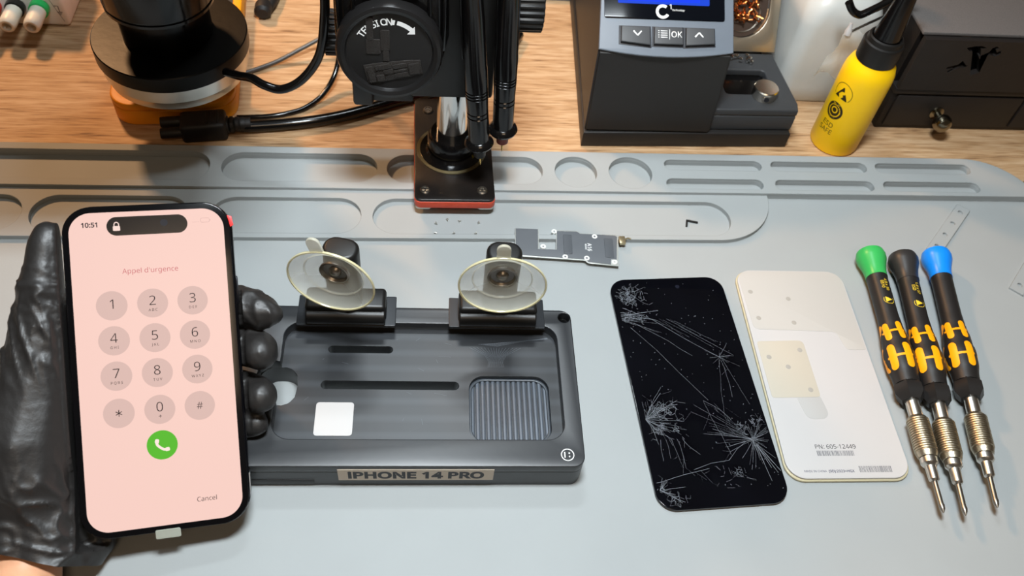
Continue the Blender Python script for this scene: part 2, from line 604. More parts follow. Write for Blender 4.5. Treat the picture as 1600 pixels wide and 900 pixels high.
# ------------------------------------------------------------------ microscope head with ring light
t = thing('microscope', 'black microscope lens barrel with ring light hanging over the orange meter', 'microscope', (-149, 459, 34))
obj('light_ring', lathe([(37, 34), (41, 33.6), (42.5, 35), (43.4, 40), (44.2, 41), (44.6, 49.5), (44, 50), (30, 50)], 96, T(-149, 459, 0)), M_steel, t, label='silver ring of the light')
obj('light_diffuser', lathe([(20, 34.6), (37.2, 34.6), (37.2, 36), (20, 36)], 64, T(-149, 459, 0)), mat('frosted_diffuser', '#d8d8d2', .6), t)
obj('ring_cover', lathe([(44.6, 50), (45.8, 50.3), (46, 51), (46, 60), (45.4, 60.6), (27, 60.6)], 96, T(-149, 459, 0)), mat('ring_black', '#0f0e0d', .35, spec=.2, bump=.12, bscale=150), t)
obj('lens_barrel', lathe([(26.6, 60.6), (26.8, 78), (27.4, 83), (29, 84), (31.6, 84.2), (31.6, 86), (30.8, 86.6), (30.8, 88), (32, 88.4), (33.5, 110), (35, 180), (35, 196)], 64, T(-150, 459, 0)), M_gloss, t)
obj('unseen_shade_box', box(-300, -62, 300, 424, 195, 240, 10, 4), M_satin, t)  # out-of-view box, placed and sized to shade the left of the mat
obj('light_cable', tube([(-112, 426, 57), (-103, 418, 61), (-94, 410, 66), (-86, 404, 66), (-76, 402, 65), (-64, 401, 73), (-53, 400, 90), (-48, 399, 112), (-46, 400, 140), (-48, 402, 190)], 2.6, 14, 8), M_gloss, t)

# ------------------------------------------------------------------ multimeter
t = thing('multimeter', 'orange-edged dark multimeter lying under the microscope lens', 'multimeter', (-157, 524, -4))
def turn(L, cx, cy, a): return [(cx + (x - cx) * math.cos(a) - (y - cy) * math.sin(a), cy + (x - cx) * math.sin(a) + (y - cy) * math.cos(a)) for x, y in L]


o_ = turn(rr(-157, 524, 79, 156, 16, 8), -157, 450, R_(4))
i_ = turn(rr(-157, 524, 66, 142, 12, 8), -157, 450, R_(4))
bm = shape([o_], -4, 8, 1.2)
add(bm, shape([o_, i_], 8, 13, 1.2))
obj('rubber_boot', bm, M_orange, t, label='orange rubber boot')
obj('meter_face', shape(i_, 8, 10.5, .5), mat('meter_grey', '#3a3835', .55), t)

# ------------------------------------------------------------------ power supply
t = thing('power_supply', 'cream power supply box with terminal posts at upper left', 'power supply', (-300, 600, -4))
obj('case', box(-372, -246, 547, 600, -4, 36, 2.5, 3), mat('cream_metal', '#f4efe4', .5, bump=.1, bscale=1200), t)
ln = bmesh.new()
add(ln, text('GND', 2.2, ext=.1, bold=.08), T(-259.5, 546.9, 21.5) @ RX(90))
ribbon(ln, [(-253, 13), (-250, 13), (-250, 8)], .5, 0)
ribbon(ln, [(-252, 8), (-248, 8)], .5, 0); ribbon(ln, [(-251.3, 7), (-248.7, 7)], .5, 0); ribbon(ln, [(-250.6, 6), (-249.4, 6)], .5, 0)
ribbon(ln, [(-280, 22), (-276, 22)], .5, 0)
ribbon(ln, [(-256, 24), (-246.8, 24)], .3, 0); ribbon(ln, [(-256, 24), (-249, 0)], .3, 0)
xf(ln, Matrix.Identity(4))
for v in ln.verts:
    if abs(v.co.z) < 1e-6 and v.co.y < 100:
        v.co = Vector((v.co.x, 546.85, v.co.y))
obj('panel_marks', ln, M_ink, t)
for x, c, nm in ((-294, '#d03020', 'red'), (-278, '#141414', 'black'), (-262, '#23c063', 'green')):
    MP = T(x, 547, 12) @ RX(90) @ RZ(90)
    p = obj('terminal_post', lathe([(5.0, 3), (5.4, 6), (5.6, 20), (5.2, 23), (4.4, 24), (3.2, 24), (3.2, 19), (0, 19)], 32, MP), mat('ivory_plastic', '#ece6d8', .35), t)
    obj('terminal_collar', lathe([(6.4, 0), (6.6, 1), (6.4, 5.5), (5.2, 6.2)], 32, MP), mat(nm + '_plastic', c, .3), p, label=nm + ' collar of the terminal')

# ------------------------------------------------------------------ cables and plug on the bench
t = thing('power_cable', 'thick black power cable with moulded plug lying behind the mat', 'power cable', (-140, 436, -4))
pg = box(-10, 13, -7.2, 7.2, 0, 13, 2.2, 3)
for i in range(3):
    add(pg, box(3 + i * 2.6, 4.4 + i * 2.6, -5, 5, 12.4, 13.6, .4))
MPl = T(-138, 437, -4) @ RZ(8) @ Matrix.Diagonal((1.25, 1.2, 1.1, 1))
obj('plug', xf(pg, MPl), M_rubber, t)
for dy in (-3.6, 3.6):
    obj('plug_barrel', lathe([(0, -20), (2.9, -20), (3.1, -19.4), (3.1, -9)], 20, MPl @ T(0, dy, 6.5 + (0 if dy < 0 else 1.6)) @ RY(90)), M_char, t)
sr = bmesh.new()
for i in range(5):
    add(sr, lathe([(0, 12 + i * 2.6), (5.2 - i * .45, 12 + i * 2.6), (5.2 - i * .45, 13.6 + i * 2.6), (3.4, 14.6 + i * 2.6), (0, 14.6 + i * 2.6)], 20, MPl @ T(0, 0, 6) @ RY(90)))
obj('strain_relief', sr, M_rubber, t)
obj('cord', tube([(-116, 439.5, 1.6), (-103, 441, .4), (-71, 446.5, 0), (-44, 455, 0), (-12, 470, 0), (26, 486, 0), (60, 510, 0), (80, 550, 0)], 3.9, 14, 8), M_gloss, t)
single('thin_cable', tube([(x + 60, y - 470, z + 4) for x, y, z in ((-118, 452, -2.4), (-100, 453.5, -2.4), (-86, 457, -2.4), (-74, 463, -2.2), (-63, 474, 0), (-55, 488, 6), (-51, 500, 18), (-50, 504, 36), (-50, 502, 60), (-50, 500, 80), (-48, 480, 120), (-45, 470, 160))], 1.8, 12, 8), M_gloss, 'thin black cable curving up behind the black microscope stand', 'cable', (-60, 470, -4))
single('grey_cable', tube([(x + 95, y - 510, z + 4) for x, y, z in ((-122, 496, -2.2), (-110, 503, -2.2), (-97, 510.5, -1), (-82, 519, 3), (-66, 527, 8), (-50, 532, 14), (-30, 536, 22), (-10, 540, 26))], 1.6, 12, 8), mat('grey_cable_sheath', '#4a4744', .3), 'thin grey cable running from the orange meter to the stand', 'cable', (-95, 510, -4))
bm = tube([(0, 0, 4), (4, 8, 5), (6, 18, 5), (8, 34, 4.5)], 4.2, 12, 6)
add(bm, lathe([(0, -7), (5.5, -7), (6.2, -5), (6.2, 3), (4, 5)], 20, T(0, 0, 6.2) @ RX(90) @ RZ(0) @ T(0, 0, 0)))
single('adapter_plug', bm, M_rubber, 'small black plug behind the orange meter at the top edge', 'plug', (-112, 566, -4))
bm = lathe([(0, -12), (4, -12), (5, -10), (5, 8), (3, 11), (2, 24), (0, 24)], 24, T(0, 0, 5) @ RY(90))
single('black_connector', bm, M_rubber, 'black connector end beyond the right corner of the mat', 'connector', (440, 397, -4))

# ------------------------------------------------------------------ test probes leaning on the stand


def probe(label, p0, p1, tipcol, k):
    p0, p1 = Vector(p0), Vector(p1)
    q = (p1 - p0).to_track_quat('Z', 'Y').to_euler()
    t = thing('test_probe', label, 'test probe', tuple(p0), q, 'multimeter probes hung on the stand', world=False)
    L = (p1 - p0).length
    prof = [(3.6, 14), (8.2, 15.6), (8.8, 17), (8.2, 18.6), (6.2, 20)]
    for z in (38, 41, 52, 54, 56):
        prof += [(6.2 if z < 50 else 6.5, z - .5), (5.7, z), (6.2 if z < 50 else 6.5, z + .5)]
    prof += [(6.6, 70), (6.4, 72), (6.2, 100), (5.2, 130), (4.4, L)]
    obj('handle', lathe(prof, 32), M_gloss, t, world=False)
    for a in (-35, 0, 35):
        obj('grip_ridge', tube([(6.3 * math.sin(R_(a)), -6.3 * math.cos(R_(a)), 77), (6.5 * math.sin(R_(a)), -6.5 * math.cos(R_(a)), 80), (6.1 * math.sin(R_(a)), -6.1 * math.cos(R_(a)), 104), (5.4 * math.sin(R_(a)), -5.4 * math.cos(R_(a)), 124)], .55, 8, 4), M_gloss, t, world=False)
    obj('tip_sleeve', lathe([(3.0, 6.5), (3.6, 7.2), (3.6, 14.2)], 24), mat(tipcol[0], tipcol[1], .4), t, world=False, label=k)
    obj('tip', lathe([(0, -1.5), (.35, 0), (.6, 3), (.6, 7)], 12), mat('gold_tip', '#d8b56a', .25, 1), t, world=False)
    return t


probe('black test probe with dark tip, the nearer to the chrome post', (40.2, 377, 32), (28, 383, 160), ('black_sleeve', '#181717'), None)
probe('black test probe with dark red tip, right of the other probe', (53.5, 384, 37), (48, 386.5, 165), ('red_sleeve', '#7a2f22'), 'dark red tip sleeve')

# ------------------------------------------------------------------ soldering station
t = thing('soldering_station', 'black soldering station with blue screen and three buttons', 'soldering station', (188, 480, -4))
fp = lambda m: [(115 - m, 432.5 - m), (261.5 + m, 435.5 - m), (264 + m, 500), (262 + m, 600), (126 - m, 600)]
obj('base', shape(fp(.6), -4, 9, 1.2, 3), M_char, t)
prof = [(9.2, 433.4, 115.2, 203), (75.2, 433.0, 113.4, 199.6), (122, 497.5, 117.6, 201), (122, 598, 124, 202), (9.2, 598, 127, 206)]
body = bmesh.new()
L_ = [body.verts.new((xl, y, z)) for z, y, xl, xr in prof]
R2 = [body.verts.new((xr, y, z)) for z, y, xl, xr in prof]
body.faces.new(L_); body.faces.new(R2)
for i in range(len(prof)):
    body.faces.new((L_[i], L_[(i + 1) % 5], R2[(i + 1) % 5], R2[i]))
bmesh.ops.bevel(body, geom=body.edges[:], offset=1.4, segments=3, affect='EDGES')
obj('body', body, M_char, t)
# sloped head that carries the panel, curved lower lip
A = 36
MPn = T(156.5, 433, 76) @ RX(A)
out = [(-43.0, 0.6)] + [(-42 + 84.4 * i / 14, -3.2 + 3.6 * ((i - 7) / 7) ** 2) for i in range(15)] + [(43.3, 1), (44, 78), (-39, 78)]
hd = shape([out], -1.6, .6, .7, 3)
obj('panel', xf(hd, MPn), M_panel, t, label='slate grey sloped panel')
obj('screen_glass', xf(shape(rr(-1, 42, 77, 44, 1.5, 4), .6, 1.1, .15, 1), MPn), mat('screen_black', '#0b0d12', .12, spec=.12), t)
lcd = obj('lcd', xf(shape(rr(-1.7, 43, 58.5, 27, .8, 4), 1.1, 1.25), MPn), mat('lcd_blue', '#0a1c66', .2, emit='#1c46c8', es=.9), t, label='blue lit display')
obj('lcd_window', xf(shape(rr(-1.7, 43.6, 46, 25, .5, 4), 1.25, 1.32), MPn), mat('lcd_bright', '#0a1c86', .2, emit='#1238ea', es=1.1), lcd)
lg = bmesh.new()
cpts = [(-2.5 + 4.5 * math.cos(R_(a)), 25 + 4.5 * math.sin(R_(a))) for a in range(50, 331, 10)] + [(-2.5 + 2.7 * math.cos(R_(a)), 25 + 2.7 * math.sin(R_(a))) for a in range(330, 49, -10)]
add(lg, shape([cpts], 1.1, 1.3))
add(lg, text('1', 3.2, ext=.15, bold=.1), T(2.4, 28.3, 1.1))
add(lg, text('Technology', None, 8.2, ext=.15, bold=.1, shear=.3), T(7.6, 26.2, 1.1))
obj('logo', xf(lg, MPn), M_light, t, label='white C1 logo under the display')
M_btn = mat('button_black', '#434446', .45, bump=.06, bscale=1500)
for i, (cx, sk) in enumerate(((-20.2, 1), (.7, 0), (21, -1))):
    pts = [(cx - 9.3, 5.2 + (1.0 if sk == 1 else -.5 if sk == -1 else 0)), (cx + 9.3, 5.2 + (1.0 if sk == -1 else -.8 if sk == 1 else 0)), (cx + 9.0, 14.8), (cx - 9.0, 14.8)]
    pts = [(p[0], p[1] - (1.2 if j < 2 else 0)) for j, p in enumerate(pts)]
    gp = [(p[0] + (-1.1 if p[0] < cx else 1.1), p[1] + (-1.2 if j < 2 else .8)) for j, p in enumerate(pts)]
    obj('button_gap', xf(shape([gp], .5, .72, .05), MPn), M_ink, t)
    bt = obj('button', xf(shape([pts], .6, 3.4, .7, 3), MPn), M_btn, t)
    ic = bmesh.new()
    if sk:
        s = sk
        ribbon(ic, [(cx - 2.6 + s, 10.4 + 1.4 * s), (cx + s, 10.4 - 1.4 * s), (cx + 2.6 + s, 10.4 + 1.4 * s)], 1.0, 3.45)
    else:
        for k in range(4):
            ribbon(ic, [(cx - 5.2, 12.2 - k * 1.3), (cx - 1.0, 12.2 - k * 1.3)], .6, 3.45)
            ribbon(ic, [(cx - 6.8, 12.2 - k * 1.3), (cx - 6.1, 12.2 - k * 1.3)], .6, 3.45)
        ribbon(ic, [(cx + .4, 13.2), (cx + .4, 7)], .4, 3.45)
        add(ic, text('OK', 3.6, ext=.05, bold=.1), T(cx + 5, 10.2, 3.42))
    obj('button_icon', xf(ic, MPn), M_light, bt, recalc=False)
# tool rest at the right with a recess and a round bolt
tr = [(203, 437), (262, 438), (263.5, 445), (259, 499), (206, 499)]
rec = rr(231, 467, 34, 26, 3, 4)
bm = shape([tr], 9.2, 22, 1.2)
add(bm, shape([tr, rec], 22, 27.5, 1.2, 3))
obj('tool_rest', bm, mat('tray_grey', '#37383a', .5, bump=.06, bscale=1500), t)
obj('recess_floor', shape(rr(231, 467, 33.8, 25.8, 3, 4), 21.8, 22.4), M_gloss, t)
bo = lathe([(4, 22.4), (4, 27), (8.2, 27.2), (8.6, 28), (8.6, 34.5), (8.0, 35.2), (0, 35.2)], 40, T(240.5, 452.5, 0))
add(bo, lathe([(0, 8.4), (1.5, 8.4), (1.5, 8.9), (0, 8.9)], 16, T(240.5, 452.5, 31) @ RZ(-20) @ RX(90)))
obj('bolt', bo, mat('polished_bolt', '#cfc8bd', .24, 1), t, label='round steel bolt in the tool rest')
obj('bolt_hole', lathe([(0, 8.7), (1.7, 8.7), (1.7, 9.05), (0, 9.05)], 16, T(240.5, 452.5, 31) @ RZ(-8) @ RX(90)), M_ink, t)

# tip cleaner behind the tool rest
t = thing('tip_cleaner', 'steel tip cleaner with copper wool behind the soldering station tray', 'tip cleaner', (238, 500, 27.5))
MC = T(0, 501.5, 29) @ RX(55)
po = [(216, -1.8), (261, -1.8), (261.5, 62), (213, 62)]
pi_ = [(216, 62)] + [(234.5 + 19 * math.cos(R_(a)), 27 + 19 * math.sin(R_(a))) for a in range(180, 361, 12)] + [(253.5, 62)]
pi_ = [(max(x, 217), min(y, 58)) for x, y in pi_]
obj('plate', xf(shape([po, pi_], -2, .6, .5, 2), MC), mat('warm_steel', '#b5aa98', .3, .9, bump=.05), t)
ps = [(234.5 + (x - 234.5) * .98, 30 + (y - 30) * .98) for x, y in pi_]
obj('cup', xf(shape([ps], -9, -3), MC), mat('cup_brown', '#4a3c34', .35, .3), t)
rg = lathe([(12.6, -3), (13.2, -2.6), (13.8, -3)], 40, MC @ T(235, 25, 0), caps=False)
obj('cup_ring', rg, M_steeld, t)
wool = bmesh.new()
for i in range(90):
    c = Vector((random.uniform(227, 246), random.uniform(20, 50), random.uniform(-3, 3)))
    a = random.uniform(0, 6.28); d = Vector((math.cos(a), math.sin(a), random.uniform(-.5, .8)))
    n = Vector((random.uniform(-1, 1), random.uniform(-1, 1), random.uniform(-1, 1)))
    add(wool, tube([c - 3 * d, c + n * 1.2, c + 3 * d], .55, 5, 4))
wo = obj('copper_wool', xf(wool, MC), mat('copper', '#e08a4c', .2, 1), t, label='shiny copper wool')
wo['kind'] = 'stuff'
st = bmesh.new()
for i in range(9):
    add(st, lathe([(0, -1.6), (1.3, -1), (1.6, 0), (1.3, 1), (0, 1.6)], 8, T(random.uniform(222, 240), random.uniform(487, 494), random.uniform(29, 33))))
tag(obj('solder_drops', st, M_chrome), 'clump of shiny solder drops in front of the tip cleaner', 'solder', kind='stuff')

# white jar
t = thing('plastic_jar', 'milky white plastic jar with chrome neck between station and yellow bottle', 'jar', (296, 513, -4))


def sq(hw, z, r): return [(x, y, z) for x, y in rr(296, 513, 2 * hw, 2 * hw, r, 8)]


jar = loft([sq(27.5, -4, 8), sq(29, -2, 10), sq(29.3, 10, 10), sq(29.3, 60, 11), sq(28.5, 68, 13), sq(26, 76, 15), sq(21, 82, 17), sq(16.5, 85, 16.4), sq(16.2, 92, 16)])
M_jar = mat('milky_plastic', '#dedfda', .3, trans=.25, ior=1.3)
obj('body', jar, M_jar, t)
obj('neck_ring', lathe([(16.6, 86), (20, 86), (20.6, 87), (20, 90), (16.6, 90)], 48, T(296, 513, 0)), M_chrome, t)
obj('pump_top', lathe([(16.5, 90), (17, 96), (8, 99), (8, 120), (0, 120)], 40, T(296, 513, 0)), mat('copper_pump', '#c98d5a', .25, 1), t)
t = single('bent_wire_handle', tube([(0, 0, 0), (4, -1, -5), (8.5, -2, -7.4), (13, -2, -6.5), (30, 2, 2), (46, 6, 12)], 2.6, 12, 6), M_gloss, 'thick black bent wire handle in front of the white jar top', 'handle', (279, 466, 94.5))
# needle in its clear bag
t = thing('dispensing_needle', 'silver needle with white hub in a clear bag behind the yellow bottle', 'needle', (300, 468, 60))
dv = Vector((18, 2, 17))
obj('needle', tube([(287, 463, 74), (296, 463.5, 80), (310, 464, 89)], .9, 10, 2), M_chrome, t)
obj('hub', lathe([(0, 0), (2.3, 0), (2.4, 3), (1.6, 4.5), (1, 8)], 16, T(286.4, 463, 72) @ RX(-10)), M_white, t, label='white hub')
M_clear = mat('clear_film', '#e9e7df', .1, alpha=.34, spec=.9)
bg = bmesh.new()
gv = [[bg.verts.new((276 + 26 * u / 6 + 7 * v / 6, 462 + 1.6 * math.sin(u * 1.7 + v) + 1.2 * math.cos(v * 2.1), 36 + 36 * v / 6 + 5 * math.sin(u * .9))) for u in range(7)] for v in range(7)]
for v in range(6):
    for u in range(6):
        bg.faces.new((gv[v][u], gv[v][u + 1], gv[v + 1][u + 1], gv[v + 1][u]))
obj('clear_bag', bg, M_clear, t, angle=80)

# yellow bottle
t = thing('squeeze_bottle', 'yellow squeeze bottle with black spout cap standing behind the mat', 'bottle', (300.5, 442.5, -4), world=False)
M_yel = mat('yellow_plastic', '#ffcb08', .38, var=.02, bump=.03, bscale=900)
obj('body', lathe([(0, 0), (14.5, 0), (16.4, .8), (17, 2.5), (17, 60), (16.6, 65), (15, 70), (12.4, 73.5), (12, 75)], 64), M_yel, t, world=False)
cp = [(12.5, 73), (13.2, 73.6), (13.2, 86), (12.8, 87)]
cap = lathe(cp + [(11.6, 87.6), (11, 90.4), (9.8, 91), (9.6, 89.5), (0, 89.5)], 72)
obj('cap', cap, M_black, t, world=False)
obj('spout', lathe([(9.2, 89), (8.6, 93), (4.4, 134), (3.4, 140), (0, 140)], 40), M_gloss, t, world=False)
lb = bmesh.new()
A0 = R_(-64)
tri = [(-4.8, 46.5), (4.8, 46.5), (0, 56)]
W = lambda b2: add(lb, wrap(b2, 17.03, A0))


def fine(loops, cut=1):
    b2 = shape(loops, 0, .05)
    bmesh.ops.triangulate(b2, faces=b2.faces[:])
    bmesh.ops.subdivide_edges(b2, edges=b2.edges[:], cuts=cut, use_grid_fill=True)
    return b2


W(fine([(-5.2, 45.5), (-1.2, 45.5), (-2.6, 48), (-1, 50.5), (1.2, 51.2), (0, 54), (-.6, 54)], 1))
W(fine([(.2, 45.5), (5.4, 45.5), (2.6, 50), (.8, 48.6), (1.6, 47.6)], 1))
ar = [(7.2 * math.cos(R_(a)), 50 + 7.2 * math.sin(R_(a))) for a in range(-35, 216, 8)]
ri = bmesh.new(); ribbon(ri, ar, .45, .05); W(ri)
W(fine([circ(0, 35, 6.6, 40), circ(0, 35, 4.9, 32)], 1))
W(fine([circ(0, 35, 4.1, 32), circ(0, 35.6, 2.6, 24)], 1))
for k in range(9):
    a = R_(20 + k * 17.5)
    ri = bmesh.new()
    ribbon(ri, [(3.2 * math.cos(a), 35 + 3.2 * math.sin(a)), (4.9 * math.cos(a), 35 + 4.9 * math.sin(a))], .5, .05)
    W(ri)
W(fine([circ(0, 35.6, 1.7, 20)], 1))
W(xf(text('ESD', 3.6, ext=.05), T(0, 23.5, 0)))
W(xf(text('SAFE', 3.6, ext=.05), T(0, 18.3, 0)))
obj('printed_label', lb, mat('label_black', '#2a210a', .5), t, world=False, recalc=False, label='black ESD SAFE print with triangle and round badge')

# tool box with drawer
t = thing('tool_drawer_box', 'black wooden drawer box with tool cut-outs at upper right', 'drawer box', (436, 500, -4))
M_bw = mat('black_stained_wood', '#1c1816', .5, var=.2, vscale=60, bump=.15, bscale=300)
bx = box(337, 520, 458, 600, -4, 30, .8)
add(bx, box(336, 521, 455.6, 600, 29.6, 34.5, .8))
obj('case', bx, M_bw, t)
MF = T(0, 459, 34.4) @ RX(90)
ham = [(368.5, 36.4), (374, 38), (379, 38.2), (383, 36.8), (379.2, 35.8), (388.5, 16.5), (383, 14), (374.2, 33.6), (371.5, 34)]
hl = Vector((9.5, 0))
wre = [(387, 37), (389.5, 38.4), (391.5, 37), (390, 35.6), (392, 33.4), (394.2, 35.2), (395.4, 32.2), (392, 30.2), (388, 31.6), (382.5, 27.6), (381, 29.8), (386.3, 33.6)]
pli = [(371.5, 25.8), (376.3, 21.8), (377.8, 23.2), (376, 20.2), (371, 20.4), (366, 15.4), (364.6, 17), (367.6, 19.6), (363, 18.4), (362.8, 20), (369.6, 22.6)]
fr = [(337, 0), (520, 0), (520, 42), (337, 42)]
up = shape([fr, ham, wre, pli], 0, 4.5, 0)
obj('front_panel', xf(up, MF), M_bw, t)
obj('recess', box(350, 410, 463.2, 464, 44, 76), M_gloss, t)
obj('top', box(336, 521, 459, 600, 76.4, 79, .8), mat('speckled_top', '#5a5654', .6, var=.35, vscale=1400, bump=.3, bscale=1200), t)
obj('back_case', box(337, 520, 464.2, 600, 34.5, 76.4), M_bw, t)
dr = obj('drawer', box(341, 438, 456.2, 462, .2, 27.6, .8), M_bw, t)
kb = lathe([(5, 0), (5, 1), (2.6, 2), (2.4, 5), (3.4, 6), (6.2, 9), (6.6, 12), (5.4, 15), (2.6, 16.8), (0, 17)], 40, T(377, 456.2, 13) @ RX(90))
obj('knob', kb, mat('antique_nickel', '#8d8674', .18, 1), dr, label='shiny metal knob')
obj('drawer', box(440, 519, 456.2, 462, .2, 27.6, .8), M_bw, t)

# ------------------------------------------------------------------ phone fixture
FX = thing('phone_fixture', 'black machined phone holding fixture with two suction clamps', 'phone fixture', (-8, 230, 0), (0, 0, R_(-1.5)), world=True)
OFF[FX.name] = (-8, 230, 0)
M_fix = mat('black_machined', '#1e2023', .42, spec=.9, var=.2, vscale=18, bump=.06, bscale=250, bevel=.5)
mix_specks(M_fix, '#8d9094', 420, .07)
o1 = rr(-7.5, 230.5, 185, 94, 6, 6)
cav = rr(3.9, 232.6, 144.2, 69, 9, 8)
notch = rr(-69, 231, 20, 23, 9, 8)
slot1 = stad(-45.5, -11.5, 253.8, 4.6)
slot2 = stad(-47.5, 23.5, 232, 5.2)
bump_ = rr(49.5, 218.9, 42, 38.6, 8, 8)
hole = circ(81, 272.5, 3.2, 24)
cx0 = 3.9 - 72.1
left_top, left_bot = (cx0, 242), (cx0, 220)
top_left = sorted([p for p in cav if p[1] > 242.5 and p[0] < 3.9], key=lambda p: (-p[0], -p[1]))
bot_left = sorted([p for p in cav if p[1] < 219.5 and p[0] < 3.9], key=lambda p: (p[0], -p[1]))
right = [p for p in cav if p[0] > 3.9]


def with_bite(bite): return [p for p in right if p[1] > 232.6] + top_left + [left_top] + bite + [left_bot] + bot_left + [p for p in right if p[1] <= 232.6]


uni = with_bite([(-70, 242.3), (-74, 241.7), (-78, 238.5), (-79, 233.5), (-79, 228.5), (-78, 223.5), (-74, 220.3), (-70, 219.7)])
flo = with_bite([(-66, 242.3), (-62.4, 241), (-59.8, 237.5), (-59, 231), (-59.8, 224.5), (-62.4, 221), (-66, 219.7)])
bm = shape([o1, notch, slot1, slot2, hole], 0, 10.6)
add(bm, shape([o1, notch, slot1, slot2, bump_, hole], 10.6, 14.3))
add(bm, shape([o1, uni, hole], 14.3, 20.6, .5, 2))
obj('body', bm, M_fix, FX)
M_fl = mat('milled_floor', '#1d1f22', .38, spec=.7, var=.25, vscale=14, bump=.05, bscale=200)
bands(M_fl, '#2c2f33', 640)
mix_specks(M_fl, '#9a9da2', 500, .08)
obj('milled_floor', shape([flo, slot1, slot2, bump_], 14.3, 14.6), M_fl, FX)
rg = bmesh.new()
for i in range(15):
    x = 30.4 + i * 2.73
    add(rg, tube([(x, 201, 10.8), (x, 236.5, 10.8)], 1.15, 10, 0))
obj('ribbed_recess', rg, mat('ribbed_grey', '#596069', .4, .2), FX, label='grey ribbed camera recess')
obj('recess_rim', shape([bump_, rr(49.5, 218.9, 38.8, 35.4, 7, 8)], 10.6, 12.4, .6), mat('rim_grey', '#3a3f45', .35), FX)
# scratches fanned out near the upper right of the cavity
scb = bmesh.new()
for i in range(16):
    t_ = (i - 7.5) / 8
    ribbon(scb, [(43 + t_ * 12 + 3 * t_ * abs(t_), 256), (43 + t_ * 6, 251), (43 + t_ * 4, 247), (43 + t_ * 4.6, 243.5)], .1, 14.66)
for i in range(9):
    ribbon(scb, [(34 + i * 1.2, 258 - i * .15), (52 + i * 1.5, 260 + i * .2), (72, 262 + i * .1)], .1, 14.66)
for i in range(14):
    x, y = random.uniform(-55, 26), random.choice((random.uniform(236, 250), random.uniform(206, 228), random.uniform(257, 264)))
    a = random.uniform(0, 3.1); l = random.uniform(1, 7)
    ribbon(scb, [(x, y), (x + l * math.cos(a), y + .5 * l * math.sin(a))], .12, 14.66)
obj('scratches', scb, mat('scratch_grey', '#64696f', .4), FX, recalc=False)['kind'] = 'stuff'
stk = shape(rr(-39.2, 212.2, 18.8, 18.8, 1.6, 5), 14.6, 14.8)
obj('sticker', stk, M_white, FX, label='blank white square sticker')
bd = bmesh.new()
lgm = bmesh.new()
rim = [circ(76.3, 189.8, 3.3, 36), circ(76.3, 189.8, 2.85, 36)]
add(lgm, shape(rim, 20.6, 20.7))
add(lgm, box(74.6, 75.2, 188.3, 191.3, 20.6, 20.7))
for dx, dy in ((.9, .9), (.9, -.9), (-.1, .1)):
    if dx > 0:
        add(lgm, shape([circ(76.3 + dx, 189.8 + dy, .42, 14)], 20.6, 20.7))
obj('round_mark', lgm, M_light, FX, label='white round face mark')
# label strip on the front
stx = box(-35.2, 40.2, 183.2, 183.5, 6.2, 17.6)
strp = obj('label_strip', stx, mat('beige_tape', '#cfc0ad', .45), FX, label='beige printed strip')
lt = text('iPHONE 14 PRO', None, 66, ext=.05, bold=.42)
obj('label_text', xf(lt, T(2.5, 183.2, 11.7) @ RX(90) @ Matrix.Diagonal((1, 1.0, 1, 1))), M_ink, strp, label='dark iPHONE 14 PRO lettering')
obj('front_plate', box(-99, -47, 183.2, 183.8, 1, 6.5, .2), M_satin, FX)
